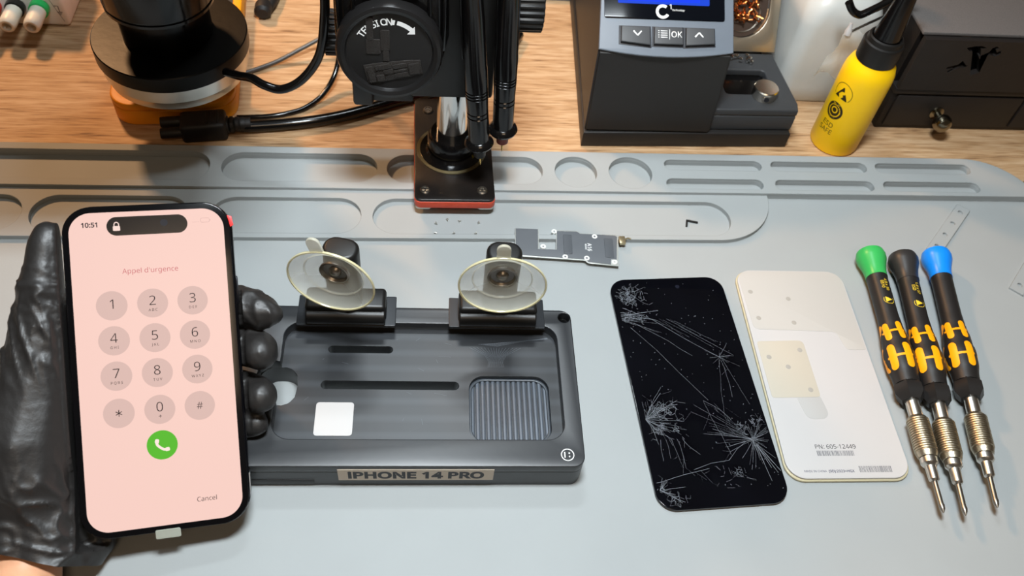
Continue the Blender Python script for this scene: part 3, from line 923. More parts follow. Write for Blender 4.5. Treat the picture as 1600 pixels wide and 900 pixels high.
# suction clamps
M_cup = bpy.data.materials.new('clear_rubber')
M_cup.use_nodes = True
b = M_cup.node_tree.nodes['Principled BSDF']
b.inputs['Base Color'].default_value = hx('#eef0e6')
b.inputs['Roughness'].default_value = .12
b.inputs['Alpha'].default_value = .30
M_tint = mat('yellowed_rubber', '#e6dcae', .2, alpha=.62)
M_tab = mat('yellowed_rubber_tab', '#dcd8c4', .2, alpha=.5)
for cx, yaw in ((-36.6, -13), (43.8, -2)):
    bs = box(cx - 21, cx + 21, 267, 281, 20.6, 34, 2.2, 3)
    add(bs, lathe([(0, -20.5), (4.2, -20.5), (4.6, -20), (4.6, 20), (4.2, 20.5), (0, 20.5)], 20, T(cx, 267.6, 26) @ RY(90)))
    cb = obj('suction_clamp', bs, M_satin, FX)
    add_ = shape(rr(cx, 273.8, 52, 19.5, .6, 3), 20.6, 22.2, .3)
    obj('clamp_base', add_, mat('clamp_plate', '#2b2d30', .35, .2), cb)
    MZ = T(cx, 273, 0) @ RZ(yaw) @ T(-cx, -273, 0)
    po = shape(rr(cx, 273, 18, 14, 6.5, 8), 33, 76, 2.2, 4)
    obj('clamp_post', xf(po, MZ), M_satin, cb)
    Mc = MZ @ T(cx - .5, 266.2, 67.5) @ RX(90)
    sw = lathe([(2.8, -1), (2.8, 1.5), (7.2, 1.6), (7.6, 2.2), (7.6, 3.4), (6.6, 3.6), (5.8, 2.2), (3.2, 2), (2.6, 3.2), (1.4, 4), (0, 4)], 40, Mc)
    obj('center_screw', sw, M_steeld, cb, label='shiny screw in the suction cup')
    cup = lathe([(7.7, 2.2), (9, 2.4), (14.6, 3.6), (15.0, 4.6), (15.4, 4.1), (21.4, 8.0), (21.6, 8.6), (21.2, 8.8), (15.1, 5.2), (8.6, 3.4), (7.7, 3.2)], 64, Mc, caps=False)
    cu_ = obj('suction_cup', cup, M_cup, cb, label='clear suction cup')
    obj('cup_rim', lathe([(21.2, 8.0), (21.9, 8.1), (22.1, 8.7), (21.9, 9.2), (21.2, 9.2), (21.0, 8.6), (21.2, 8.0)], 64, Mc, caps=False), M_tint, cu_, label='yellowed rim of the cup')
    obj('cup_fold', lathe([(14.4, 4.2), (14.9, 4.9), (15.3, 4.4)], 64, Mc, caps=False), M_tab, cu_)
    tb = shape([(-3.4, 0)] + [(3.4 * math.cos(R_(a)), 6 + 3.4 * math.sin(R_(a))) for a in range(180, -1, -15)] + [(3.4, 0)], 0, 1.6, .4)
    obj('pull_tab', xf(tb, Mc @ RZ(14 if cx < 0 else 3) @ T(0, 21.2, 7.4)), M_tab, cu_)

# ------------------------------------------------------------------ mainboard and tiny screws
MBX = thing('logic_board', 'small grey shielded logic board marked A16 near the mat centre', 'circuit board', (94, 335, 0), world=True)
zb = 3.4
ol = [(62.3, 350.4), (77.1, 349.7), (75.9, 333.8), (86.4, 333.6), (87.9, 348.8), (90, 349.2), (101.4, 348.4), (103, 346.6), (110, 346.2), (112.5, 344.2), (115, 344.8), (115.8, 346), (124.6, 345.4), (126.6, 344), (123.6, 320.4), (105, 322.8), (103.4, 324.8), (60.9, 328.2)]
obj('board', shape([ol], zb - .6, zb, .1), mat('board_edge', '#c7c9c4', .35, .5), MBX)
ins = [(62.8, 350), (76.6, 349.3), (75.3, 333.4), (86.8, 333.0), (88.4, 348), (101, 347.6), (102.8, 345.9), (124.4, 344.6), (125.8, 343.6), (123, 325.4), (119.6, 325.6), (118.9, 321.5), (105.4, 323.4), (103.8, 325.4), (64.6, 328.8), (61.4, 331.5)]
sh = obj('shield', shape([ins], zb, zb + .35, .1), mat('shield_grey', '#5d6064', .5), MBX, label='dark grey shield cover')
M_pad = mat('shield_pad', '#505357', .45)
for cx, cy in ((94, 337.2), (119.4, 334.2)):
    obj('raised_pad', xf(shape(rr(0, 0, 5.4, 15.5, .8, 4), zb + .35, zb + .75, .2), T(cx, cy, 0) @ RZ(-4)), M_pad, sh)
bt = add(text('A16', 2.5, ext=.05, bold=.1), text('BIONIC', 1.0, ext=.05, bold=.1), T(0, -2.3, 0))
obj('chip_text', xf(bt, T(107.4, 335, zb + .36) @ RZ(-94)), M_light, MBX, label='white A16 lettering')
M_pd = mat('solder_pad', '#f2f2ec', .3, .2)
for cx, cy in ((91.4, 327.3), (104.6, 326.3), (121.4, 323.4), (111.6, 343.6), (86.6, 347.5), (78.6, 335.3), (63.4, 329.9)):
    pd = shape([circ(cx, cy, 1.7, 20), circ(cx, cy, .7, 14)], zb, zb + .5)
    obj('mount_pad', pd, M_pd, MBX)
cn = box(126.6, 130.6, 337.6, 343.4, zb - .8, zb + 1.4, .4)
add(cn, tube([(130.6, 341.5, zb), (132.6, 342.6, zb), (134.6, 342.2, zb - .2)], .55, 8, 4))
obj('connector', cn, mat('gold_connector', '#b9ab8a', .3, .8), MBX)
M_tiny = mat('tiny_screw', '#c8c8c2', .35, .8)
first = None
dsc = ['upper row, farthest left', 'upper row, second from the left', 'upper row, third from the left', 'upper row, farthest right', 'lower row, farthest left', 'lower row, middle', 'lower row, right']
for i, (x, y) in enumerate(((13.7, 356.2), (20.9, 359), (28.4, 358), (40.4, 357), (13.5, 348.3), (24.5, 348.3), (38, 348.3))):
    lab = 'tiny silver screw before the stand base, ' + dsc[i]
    rot = (R_(90), 0, random.uniform(0, 6))
    if not first:
        s = lathe([(0, -1.0), (.35, -1.0), (.35, .1), (.85, .1), (.85, .65), (.3, .65), (.25, .45), (0, .45)], 16)
        first = single('tiny_screw', s, M_tiny, lab, 'screw', (x, y, .86), 'tiny screws by the microscope stand', rot)
    else:
        dup(first, (x, y, .86), rot, lab, 'tiny screws by the microscope stand')
bm = box(-3.8, 3.8, -.6, .6, 0, 1.2, .2)
add(bm, box(-3.9, -2.7, -5.2, .6, 0, 1.2, .2))
single('small_bracket', bm, M_black, 'tiny black T-shaped bracket in the right end of the long pocket', 'bracket', (178, 359.5, 0), rot=(0, 0, R_(-14)))

# ------------------------------------------------------------------ cracked screen
t = thing('cracked_screen', 'black phone screen with shattered glass lying on the mat', 'phone screen', (153.73, 238.84, 0), (0, 0, .0415), world=False)
obj('glass', shape(rr(0, 0, 70, 146, 10, 12), 1.0, 2.6, .35, 3), mat('black_glass', '#06070c', .07, var=.5, vscale=30), t, world=False)
obj('back_frame', shape(rr(0, 0, 68.6, 144.6, 9.5, 12), 0, 1.1, .2), mat('frame_brown', '#3a3128', .5), t, world=False)
obj('front_camera', lathe([(0, 2.6), (1.3, 2.6), (1.3, 2.64), (0, 2.64)], 20, T(6.5, 66.3, 0)), mat('camera_dot', '#1a1c26', .2), t, world=False)
ck = bmesh.new()
rnd = random.Random(11)


def inside(x, y): return abs(x) < 34.4 and abs(y) < 72.4 and not (abs(x) > 28 and abs(y) > 66 and math.hypot(abs(x) - 25.5, abs(y) - 63.5) > 8.6)


def crack(x, y, a, L, wd=.13, jit=.25, br=.0):
    wd *= rnd.choice((.35, .45, .6, .8)); jit *= .45
    pts = [(x, y)]
    n = max(2, int(L / 1.6))
    for i in range(n):
        a += rnd.uniform(-jit, jit)
        x += L / n * math.cos(a); y += L / n * math.sin(a)
        if not inside(x, y):
            break
        pts.append((x, y))
        if rnd.random() < br:
            crack(x, y, a + rnd.choice((-1, 1)) * rnd.uniform(.5, 1.3), L * rnd.uniform(.15, .4), wd * .8, jit, br * .5)
    if len(pts) > 1:
        ribbon(ck, pts, wd, 2.63)


def web(cx, cy, r0, n, wd=.12):
    wd *= .8; n = int(n * 1.5)
    return web_(cx, cy, r0, n, wd)


def web_(cx, cy, r0, n, wd=.12):
    P = []
    for i in range(n):
        a, r = rnd.uniform(0, 6.28), r0 * min(1.5, .58 * abs(rnd.gauss(0, 1)))
        q = (cx + r * math.cos(a) * 1.15, cy + r * math.sin(a) * .9)
        if inside(*q):
            P.append(Vector(q))
    vs, es, fs = delaunay_2d_cdt(P, [], [], 0, 1e-4)[:3]
    for f in fs:
        for i in range(3):
            p, q = vs[f[i]], vs[f[i - 1]]
            if f[i] < f[i - 1] and (p - q).length < r0 * .34 and rnd.random() < .6:
                m_ = (p + q) / 2 + Vector((rnd.uniform(-.15, .15), rnd.uniform(-.15, .15)))
                ribbon(ck, [p, m_, q], wd * rnd.choice((.5, .6, .8, 1.2)), 2.63)


web(-25, 62, 9.5, 95); web(-24, 58, 8, 60); web(-28, 46, 6, 45, .14); web(-21, 44, 6, 35)
for k in range(14):
    crack(-32, 46 + rnd.uniform(-3, 3), rnd.uniform(-.55, .2), rnd.uniform(8, 26), .14, .15)
for k in range(7):
    crack(-12 + k * 2.2, 44 - k * .8 + rnd.uniform(-2, 2), R_(-42 + rnd.uniform(-6, 6)), rnd.uniform(18, 36), .09, .05)
ribbon(ck, [(-30, 52), (-14, 43), (2, 29), (12, 21), (20, 15)], .13, 2.63)
ribbon(ck, [(-24, 40), (-8, 28), (-2, 22), (4, 17)], .1, 2.63)
ribbon(ck, [(-28, 38), (-16, 22), (-6, 6), (6, -12)], .08, 2.63)
for k in range(16):
    crack(19.5, 15.5, rnd.uniform(0, 6.28), rnd.uniform(3, 13), .1, .3, .05)
crack(20, 15, R_(-112), 40, .11, .25, .12); crack(20, 15, R_(-58), 32, .1, .3, .15); crack(20, 13, R_(-85), 24, .1, .3, .1)
crack(3, -12, R_(-82), 34, .13, .35, .2); crack(3, -12, R_(-30), 18, .1, .3, .1)
# left impact
for k in range(30):
    crack(-31.5, -21.5, rnd.uniform(-1.2, 1.35), rnd.uniform(6, 24), .13, .28, .12)
web(-20, -16, 9, 75, .13); web(-25, -28, 8, 40); web(-16, -28, 8, 25)
for k in range(5):
    crack(-26 + k * 3, -34, R_(-95 + k * 8), rnd.uniform(10, 22), .12, .3, .15)
# right impact
for k in range(46):
    a = rnd.uniform(0, 6.28)
    crack(24.5, -37, a, rnd.uniform(5, 17) * (1.6 if 1.6 < a < 3.3 else 1), .11, .12, .04)
for k in range(7):
    crack(25 + rnd.uniform(-1, 1), -40, R_(-85 + k * 6), rnd.uniform(12, 24), .2, .05)
web(24.5, -37, 4, 40); web(20, -28, 7, 30); web(27, -26, 6, 26)
for k in range(9):
    crack(22, -34, R_(125 + k * 6), rnd.uniform(18, 34), .07, .04)
# lower left and lower middle
crack(-33, -58, R_(14), 30, .14, .15, .3)
for k in range(14):
    crack(-32.5, -62, rnd.uniform(-.6, 1.1), rnd.uniform(4, 14), .13, .2, .1)
web(-31, -61, 4, 25)
ribbon(ck, [(-12, -52), (-2, -49), (8, -48), (14, -42), (20, -38)], .11, 2.63)
for k in range(14):
    crack(rnd.uniform(-10, 20), rnd.uniform(-64, -50), rnd.uniform(0, 6.28), rnd.uniform(2, 6), .1, .4, .2)
web(10, -56, 7, 22, .1); web(-26, -68, 9, 30, .09)
# dust flecks
for k in range(120):
    x, y = rnd.uniform(-33, 33), rnd.uniform(-70, 70)
    if inside(x, y):
        a = rnd.uniform(0, 6.28); l = rnd.uniform(.2, .8)
        ribbon(ck, [(x, y), (x + l * math.cos(a), y + l * math.sin(a))], .16, 2.63)
obj('crack_lines', ck, mat('crack_white', '#8d9199', .4, var=.7, vscale=350), t, world=False, recalc=False, label='white web of cracks in the glass')

# ------------------------------------------------------------------ white plastic tray / film pack
t = thing('screen_tray', 'white plastic screen tray printed PN and barcode, beside the cracked screen', 'tray', (228.63, 248.26, 0), (0, 0, -.018), world=False)
M_cream = mat('cream_plastic', '#b8ae90', .35)
obj('lower_shell', shape(rr(0, -.3, 69, 139.6, 10, 12), 0, 1.7, .5, 3), M_cream, t, world=False)
obj('upper_shell', shape(rr(0, 0, 67.6, 138.2, 10, 12), 1.6, 3.0, .45, 3), M_white, t, world=False)
M_em = mat('embossed_white', '#b4b0aa', .4, var=.01)
M_em2 = mat('embossed_cream', '#b9b1a2', .4, var=.01)
up = fillet([(-33, 68.4), (33, 68.4), (33, 11), (21, 11), (18.2, 23.6), (-31.5, 25)], (9, 9, 1.5, 3, 5, 4))
obj('embossed_panel', shape([up], 3.0, 3.14, .06), M_em, t, world=False)
lo = fillet([(-32, 16.4), (-4, 17.3), (-3.4, -20.4), (-31.6, -21)], (2, 3.5, 2, 2))
obj('embossed_panel', shape([lo], 3.0, 3.14, .06), M_em2, t, world=False)
tg = fillet([(-17.4, -20.9), (-3.6, -20.5), (-1.2, -34), (-14.6, -34.6)], (1, 1, 5.5, 5.5))
obj('embossed_tab', shape([tg], 3.0, 3.12, .05), mat('embossed_grey', '#b0aeab', .4, var=.01), t, world=False)
M_dim = mat('dimple_grey', '#9f9a92', .5)
for x, y in ((-27.6, 52.3), (-5.1, 47.3), (-26.9, 32.9), (-6, 29.8), (-7.5, 10.5), (-27.1, 5.6), (-17.3, -.9), (-8.1, -15.9)):
    obj('dimple', lathe([(0, 3.24), (.9, 3.22), (1.5, 3.14), (1.5, 3.1), (0, 3.1)], 20, T(x, y, 0)), M_dim, t, world=False)
pr = text('PN: 605-12449', None, 22.6, ext=.03)
xf(pr, T(-3.8, -50.8, 3.0))


def barcode(x0, x1, y0, y1):
    b2 = bmesh.new()
    x = x0
    while x < x1:
        w_ = rnd.choice((.18, .3, .45, .3))
        v = [b2.verts.new(p) for p in ((x, y0, 3.03), (x + w_, y0, 3.03), (x + w_, y1, 3.03), (x, y1, 3.03))]
        b2.faces.new(v)
        x += w_ + rnd.choice((.22, .3, .45))
    return b2


obj('part_number', pr, M_ink, t, world=False, label='printed part number')
M_bar = mat('barcode_grey', '#6a6a6e', .5)
obj('barcode', barcode(-15, 5, -56.2, -53.2), M_bar, t, world=False, recalc=False)
obj('barcode', barcode(5.6, 23.4, -65.8, -62.2), M_bar, t, world=False, recalc=False)
sm = text('MADE IN CHINA', None, 12.2, ext=.03)
add(sm, text('(9D):2323+HGX', None, 14.2, ext=.03, bold=.12), T(14.2, 0, 0))
obj('small_print', xf(sm, T(-18.6, -65, 3.0)), mat('navy_ink', '#24284a', .5), t, world=False, label='fine printed origin line')

# ------------------------------------------------------------------ precision screwdrivers
HR = [(0, 0), (5.5, .4), (8.2, 2.2), (9, 5.2), (8.8, 8.5), (7.2, 14), (6.4, 19), (6.5, 22)]
BR = [(6.3, 22), (6.1, 24), (6.1, 50), (6.5, 60), (7.6, 70), (8.5, 80), (8.2, 86), (7.2, 94), (6.9, 98)]


def rad(tt):
    for (r0, t0), (r1, t1) in zip(BR, BR[1:]):
        if t0 <= tt <= t1:
            k = (tt - t0) / (t1 - t0); k = k * k * (3 - 2 * k)
            return r0 + (r1 - r0) * k
    return 6


MD = Matrix(((1, 0, 0, 0), (0, 0, -1, 0), (0, 1, 0, 8.8), (0, 0, 0, 1)))   # lathe axis -> -Y, lying at z = 8.8


def surf(s, tt, lift=.15):
    r = rad(tt) + lift
    a = s / r
    return Vector((r * math.sin(a), -tt, 8.8 + r * math.cos(a)))


def bar(bm, s0, t0, s1, t1, wd, n=22, k=8):
    d = Vector((s1 - s0, t1 - t0)); L = d.length; d.normalize(); nn = Vector((-d.y, d.x))
    g = []
    for i in range(n + 1):
        u = (1 - math.cos(PI * i / n)) / 2 * L
        e_ = min(u, L - u)
        hw = wd / 2 * (1 if e_ > wd / 2 else math.sqrt(max(.004, 1 - (1 - e_ / (wd / 2)) ** 2)))
        g.append([bm.verts.new(surf(s0 + d.x * u + nn.x * hw * (j / k * 2 - 1), t0 + d.y * u + nn.y * hw * (j / k * 2 - 1))) for j in range(k + 1)])
    for i in range(n):
        for j in range(k):
            bm.faces.new((g[i][j], g[i + 1][j], g[i + 1][j + 1], g[i][j + 1]))


M_grip = mat('grip_black', '#1e1c1b', .45, bump=.06, bscale=900)
M_orp = mat('orange_inlay', '#f5a30c', .4, var=.03)


def driver(label, loc, rz, headcol, marks, turn_=.42):
    t = thing('precision_screwdriver', label, 'screwdriver', loc, (0, 0, R_(rz)), 'precision screwdrivers beside the white tray', world=False)
    o = lambda nm, bm, m, lab=None, par=t, ang=35: obj(nm, bm, m, par, world=False, label=lab, angle=ang)
    o('swivel_cap', lathe(HR, 48, MD), headcol[1], headcol[0] + ' swivel cap')
    prof = [(0, 22)] + [(rad(22 + i), 22 + i) for i in range(0, 77, 2)]
    gr = o('grip', lathe(prof, 48, MD), M_grip)
    inl = bmesh.new()
    for a in (0, 1, 2):
        for row, (ta, tb) in enumerate(((58.5, 71.5), (74, 91))):
            c = (2 * PI / 3 * a - turn_) * rad((ta + tb) / 2)
            wd = 3.9 if row == 0 else 4.6
            dx = 4.1 if row == 0 else 4.6
            bar(inl, c - dx, ta + .5, c - dx + .3, tb, wd)
            bar(inl, c + dx, ta, c + dx + .3, tb - .5, wd)
            bar(inl, c - dx - 3.2, (ta + tb) / 2 + .5, c + dx + 3.2, (ta + tb) / 2 - .5, 1.5, 18, 3)
    o('inlay', inl, M_orp, 'orange H-shaped inlays', gr, 60)
    if marks:
        mk = bmesh.new()
        tw = lambda b2: [setattr(v, 'co', surf(v.co.y + .2, v.co.x, .2 + v.co.z)) for v in b2.verts]
        for body, h, tt, s in (marks[0], 1.8, 31, 1.2), (marks[1], 1.8, 31, -1.2):
            b2 = xf(text(body, h, ext=0, bold=.1), T(tt, -s, 0)); tw(b2); add(mk, b2)
        tr_ = fine([[(40.5, -2), (44.5, -2), (42.5, 2)]], 3); tw(tr_); add(mk, tr_)
        ri = bmesh.new(); ribbon(ri, [(42.5 + 3 * math.cos(R_(q)), 3 * math.sin(R_(q))) for q in range(-120, 121, 10)], .35, 0); tw(ri); add(mk, ri)
        o('printed_marks', mk, mat('yellow_print', '#e0c030', .5), 'tiny yellow print', gr)
    # hexagonal nut
    def hexr(r, tt): return [MD @ Vector((r * math.cos(PI / 3 * i), r * math.sin(PI / 3 * i), tt)) for i in range(6)]
    nb = loft([hexr(6.6, 97), hexr(8.4, 100), hexr(8.4, 104.5), hexr(5.6, 108.5)])
    o('hex_collar', nb, M_grip)
    o('shaft', lathe([(3.7, 106), (3.7, 119)], 28, MD), M_steel)
    pf = [(3.6, 118), (4.6, 118.6), (5.4, 120)]
    for i in range(14):
        q = 120.6 + i * 1.35
        pf += [(5.9, q), (5.9, q + .7), (5.4, q + .95), (5.4, q + 1.2)]
    pf += [(5.6, 139.8), (4.8, 142.6), (3.4, 143)]
    o('knurled_sleeve', lathe(pf, 36, MD), M_nickel)
    o('chuck', lathe([(4.4, 143), (4.4, 146), (3.4, 147.4), (2.9, 147.6), (2.7, 155), (1.9, 156)], 28, MD), M_steel)
    o('blade', lathe([(1.35, 155.5), (1.35, 168), (1.6, 169), (1.3, 171), (.3, 173)], 16, MD), M_steeld)
    return t


driver('screwdriver with green cap, nearest the white tray', (284.2, 328.6, .2), -5.9, ('green', mat('green_cap', '#35a652', .35)), ('0510', '4.0 x 50'))
driver('screwdriver with black cap, between the green and the blue ones', (304.8, 325.6, .2), -9.0, ('black', mat('black_cap', '#2b2a2a', .4)), ('ESD', '1.4 x 57'))
driver('screwdriver with blue cap, farthest right of the three', (328.2, 328.2, .2), -10.6, ('blue', mat('blue_cap', '#1184ea', .35)), None)

# ------------------------------------------------------------------ phone in the hand
PM = T(-114.43, 215.06, 61.53) @ Matrix.Rotation(.09039, 4, 'Z') @ Matrix.Rotation(.61568, 4, 'X') @ Matrix.Rotation(.09713, 4, 'Y')
t = thing('smartphone', 'lit phone showing an emergency call keypad, held in a black glove', 'phone', (0, 0, 0), world=False)
t.matrix_world = T(-.11443, .21506, .06153) @ Matrix.Rotation(.09039, 4, 'Z') @ Matrix.Rotation(.61568, 4, 'X') @ Matrix.Rotation(.09713, 4, 'Y')
P = lambda nm, bm, m, par=None, lab=None, rc=True: obj(nm, bm, m, par or t, world=False, label=lab, recalc=rc)
fr = P('frame', shape(rr(.3, 0, 71.8, 147.6, 13, 14), -8, -1.0, 1.6, 4), mat('phone_frame', '#15151a', .18, .7))
P('corner_band', shape([[(35.9, -52), (36.4, -52), (36.4, -60.5), (34.6, -67), (30, -72), (29.6, -71.6), (34.2, -66.6), (35.9, -60.3)]], -7.2, -1.6, .1), mat('grey_band', '#8b8f92', .3, .5), None, 'grey corner of the frame')
P('front_glass', shape(rr(0, 0, 70.6, 146.6, 12, 14), -1.0, 0, .3, 3), mat('front_glass_black', '#08080a', .1))
scr = P('screen', shape(rr(0, 0, 65.1, 141.1, 9.3, 14), -.02, .03), mat('screen_pink', '#180f0d', .25, emit='#f7d0c5', es=1.0, spec=.2), None, 'lit pink screen')
U = lambda nm, bm, m, lab=None, rc=True: P(nm, bm, m, scr, lab, rc)
M_key = mat('key_grey', '#120c0b', .3, emit='#dcbbb2', es=1.0, spec=.15)
M_uit = mat('ui_ink', '#1a1216', .4, spec=.2)
for i, (a, s) in enumerate((('1', ''), ('2', 'ABC'), ('3', 'DEF'), ('4', 'GHI'), ('5', 'JKL'), ('6', 'MNO'), ('7', 'PQRS'), ('8', 'TUV'), ('9', 'WXYZ'), ('*', ''), ('0', '+'), ('#', ''))):
    x, y = (i % 3 - 1) * 16.95, (28.9, 13.3, -2.4, -18.9)[i // 3]
    U('key', xf(shape([circ(0, 0, 6.5, 48)], .03, .05), T(x, y, 0)), M_key)
    if a == '*':
        b2 = bmesh.new()
        for k in range(3):
            q = R_(90 + 60 * k)
            ribbon(b2, [(1.5 * math.cos(q), 1.5 * math.sin(q)), (-1.5 * math.cos(q), -1.5 * math.sin(q))], .36, 0)
        xf(b2, T(x, y, .07)); rc = False
    else:
        b2 = xf(text(a, 4.2 if a != '#' else 3.2, ext=0, bold=-.06), T(x, y + (1.2 if s else .7 if a == '1' else 0), .07)); rc = False
    if s:
        add(b2, text(s, 1.15, ext=0, bold=0, space=1.35) if s != '+' else text(s, 1.9, ext=0), T(x, y - 3.0, .07))
    U('key_text', b2, M_uit, None, rc)
U('call_button', shape([circ(0, -34.8, 6.5, 48)], .03, .05), mat('call_green', '#0c2008', .3, emit='#58b830', es=1.0, spec=.2), 'green call button')
hs = catmull([(-2.5, 2.2, 0), (-2.3, .2, 0), (-.9, -1.3, 0), (.6, -2.2, 0), (2.4, -2.3, 0)], 6)
nrm = [Vector((-(hs[min(i + 1, len(hs) - 1)] - hs[max(i - 1, 0)]).y, (hs[min(i + 1, len(hs) - 1)] - hs[max(i - 1, 0)]).x)).normalized() * .55 for i in range(len(hs))]
b2 = shape([[(p.x + n.x, p.y + n.y) for p, n in zip(hs, nrm)] + [(p.x - n.x, p.y - n.y) for p, n in reversed(list(zip(hs, nrm)))]], .06, .075)
add(b2, shape(rr(0, 0, 2.0, 1.7, .6, 4), 0, .01), T(-2.3, 1.7, .065) @ RZ(80)); add(b2, shape(rr(0, 0, 2.0, 1.7, .6, 4), 0, .01), T(1.9, -2.2, .065) @ RZ(10))
U('handset_icon', xf(b2, T(.2, -34.7, 0)), mat('icon_white', '#201816', .3, emit='#fbe6dc', es=1), None, False)
isl = U('camera_island', shape(stad(-17, 17, 64.15, 8.4, 14), .03, .06), mat('island_black', '#0d0c0d', .16, emit='#141212', es=1), 'black camera pill')
M_icon = mat('icon_pink', '#201816', .3, emit='#f3d6cc', es=1)
lk = shape(rr(-12.9, 63.2, 3.0, 2.2, .4, 4), .06, .09)
add(lk, shape([[(-12.9 + 1.15 * math.cos(R_(a)), 64.9 + 1.25 * math.sin(R_(a))) for a in range(0, 181, 15)] + [(-14.05, 64.2), (-13.65, 64.2)] + [(-12.9 + .75 * math.cos(R_(a)), 64.9 + .85 * math.sin(R_(a))) for a in range(180, -1, -15)] + [(-12.15, 64.2), (-11.75, 64.2)]], .06, .09))
U('lock_icon', lk, M_icon)
U('lens', lathe([(0, .06), (1.6, .06), (1.6, .1), (0, .1)], 24, T(7, 64.9, 0)), mat('lens_dark', '#2a2a2e', .1))
U('clock_text', xf(text('10:51', None, 6.6, ext=0, bold=.3), T(-24, 65.2, .07)), M_uit, None, False)
U('heading_text', xf(text("Appel d'urgence", None, 23.4, ext=0, bold=-.04), T(0, 43.9, .07)), mat('ui_red', '#301014', .4, emit='#c05a62', es=1, spec=.2), None, False)
U('cancel_text', xf(text('Cancel', None, 8.4, ext=0, bold=-.02), T(17.3, -60.9, .07)), M_uit, None, False)
bt = bmesh.new()
ribbon(bt, rr(24.6, 65.2, 3.8, 1.9, .6, 4) + [rr(24.6, 65.2, 3.8, 1.9, .6, 4)[0]], .2, .07)
ribbon(bt, [(26.8, 64.9), (26.8, 65.5)], .3, .07)
for k in range(4):
    ribbon(bt, [(19.3 + k * .8, 64.5), (19.6 + k * .8, 64.5)], .3, .07)
U('battery_icon', bt, mat('ui_faint', '#302020', .4, emit='#c59a90', es=1), None, False)
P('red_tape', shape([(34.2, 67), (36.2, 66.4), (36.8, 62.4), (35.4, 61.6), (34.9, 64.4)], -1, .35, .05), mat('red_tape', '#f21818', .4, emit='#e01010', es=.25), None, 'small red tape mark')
P('clear_tab', xf(shape(rr(0, 0, 10.6, 4.4, .7, 4), -.2, .2, .1), T(0, -74.4, -.6) @ RX(18)), mat('clear_tab', '#b9bdb0', .2, alpha=.75), None, 'clear film tab')
P('side_button', box(36, 36.9, 26, 39, -5.6, -2.6, .5), mat('button_steel', '#26262b', .25, .8))

# ------------------------------------------------------------------ gloved hand
def blob(chains):
    """union of tapered limbs, chains of (x, y, z, r) in phone coordinates, as one closed mesh in world mm"""
    bm = bmesh.new()
    for ch in chains:
        for a, b_ in zip(ch, ch[1:]):
            A_, B_ = Vector(a[:3]), Vector(b_[:3])
            n = max(2, int((B_ - A_).length / (min(a[3], b_[3]) * .22)))
            for i in range(n + 1):
                k = i / n
                r = a[3] + (b_[3] - a[3]) * k
                b2 = bmesh.new()
                bmesh.ops.create_icosphere(b2, subdivisions=2, radius=r)
                add(bm, b2, T(*(A_ + (B_ - A_) * k)))
    return bm


def remesh(bm, vox, it):
    for v in bm.verts:
        v.co *= S
    me = bpy.data.meshes.new('t'); bm.to_mesh(me); bm.free()
    o = bpy.data.objects.new('t', me); COL.objects.link(o)
    md = o.modifiers.new('r', 'REMESH'); md.mode = 'VOXEL'; md.voxel_size = vox * S
    dg = bpy.context.evaluated_depsgraph_get()
    m2 = bpy.data.meshes.new_from_object(o.evaluated_get(dg))
    bpy.data.objects.remove(o)
    b2 = bmesh.new(); b2.from_mesh(m2)
    for v in b2.verts:
        v.co /= S
    for _ in range(it):
        bmesh.ops.smooth_vert(b2, verts=b2.verts[:], factor=.5, use_axis_x=True, use_axis_y=True, use_axis_z=True)
    return b2


thumb = [(-52, -8, -10, 20), (-49, 8, -6, 14.5), (-47.2, 22, -3.5, 11.6), (-46.2, 32, -2.5, 10.2), (-45.2, 40, -2, 9.6), (-43.4, 49, -1.5, 8.2), (-42.3, 57, -1, 7.6), (-41.2, 62, -1, 6.6)]
thenar = [(-52, -8, -10, 20), (-57, -28, -8, 22), (-57, -46, -7, 20), (-54, -62, -8, 17)]
cuff = [[(-62, -50, -8, 15.5), (-64, -96, -2, 16)], [(-52, -50, -9, 16.5), (-51, -98, -2, 16.5)], [(-42, -54, -15, 13), (-39, -80, -11, 12)], [(-36, -66, -15, 9), (-31, -76, -13, 8)]]
palm = [[(-40, -28, -26, 16), (-28, 22, -25, 13)], [(-42, -34, -26, 17), (-22, 4, -26, 13)], [(-44, -44, -22, 17), (-18, -12, -26, 12)], [(-48, -50, -18, 16), (-20, -26, -24, 11)], [(-46, -10, -22, 15), (-46, -40, -20, 17), (-48, -60, -12, 16)], [(-44, -50, -18, 15), (-36, -64, -14, 11)]]
index = [(-28, 24, -25, 12), (6, 32, -24, 10), (30, 27, -20, 9.6), (41, 24, -13, 9.6), (47, 21.6, -9.5, 8), (51, 20, -7.5, 5.6)]
middle = [(-22, 6, -26, 12), (10, 10, -26, 10.5), (38, 6, -22, 10), (43.6, 3.5, -13, 9.6), (44.2, 2.2, -7, 8.4)]
ring = [(-18, -10, -26, 12), (12, -12, -25, 10), (36, -15, -21, 9.5), (42.6, -17.6, -13, 8.8), (43.2, -18.6, -8, 7.9)]
little = [(-20, -26, -24, 10), (8, -30, -24, 9), (32, -31, -21, 7.6), (39, -31, -18, 7), (40.5, -31.5, -16, 6)]
g = blob([thumb, thenar] + palm + cuff + [index, middle, ring, little])
g = remesh(g, 1.0, 12)


def ridge(p, s, k=3):
    n = 1 - min(1, abs(noise.noise(p * s)) * 2.4)
    return n ** k


def bell(x, c, w_): return math.exp(-((x - c) / w_) ** 2)


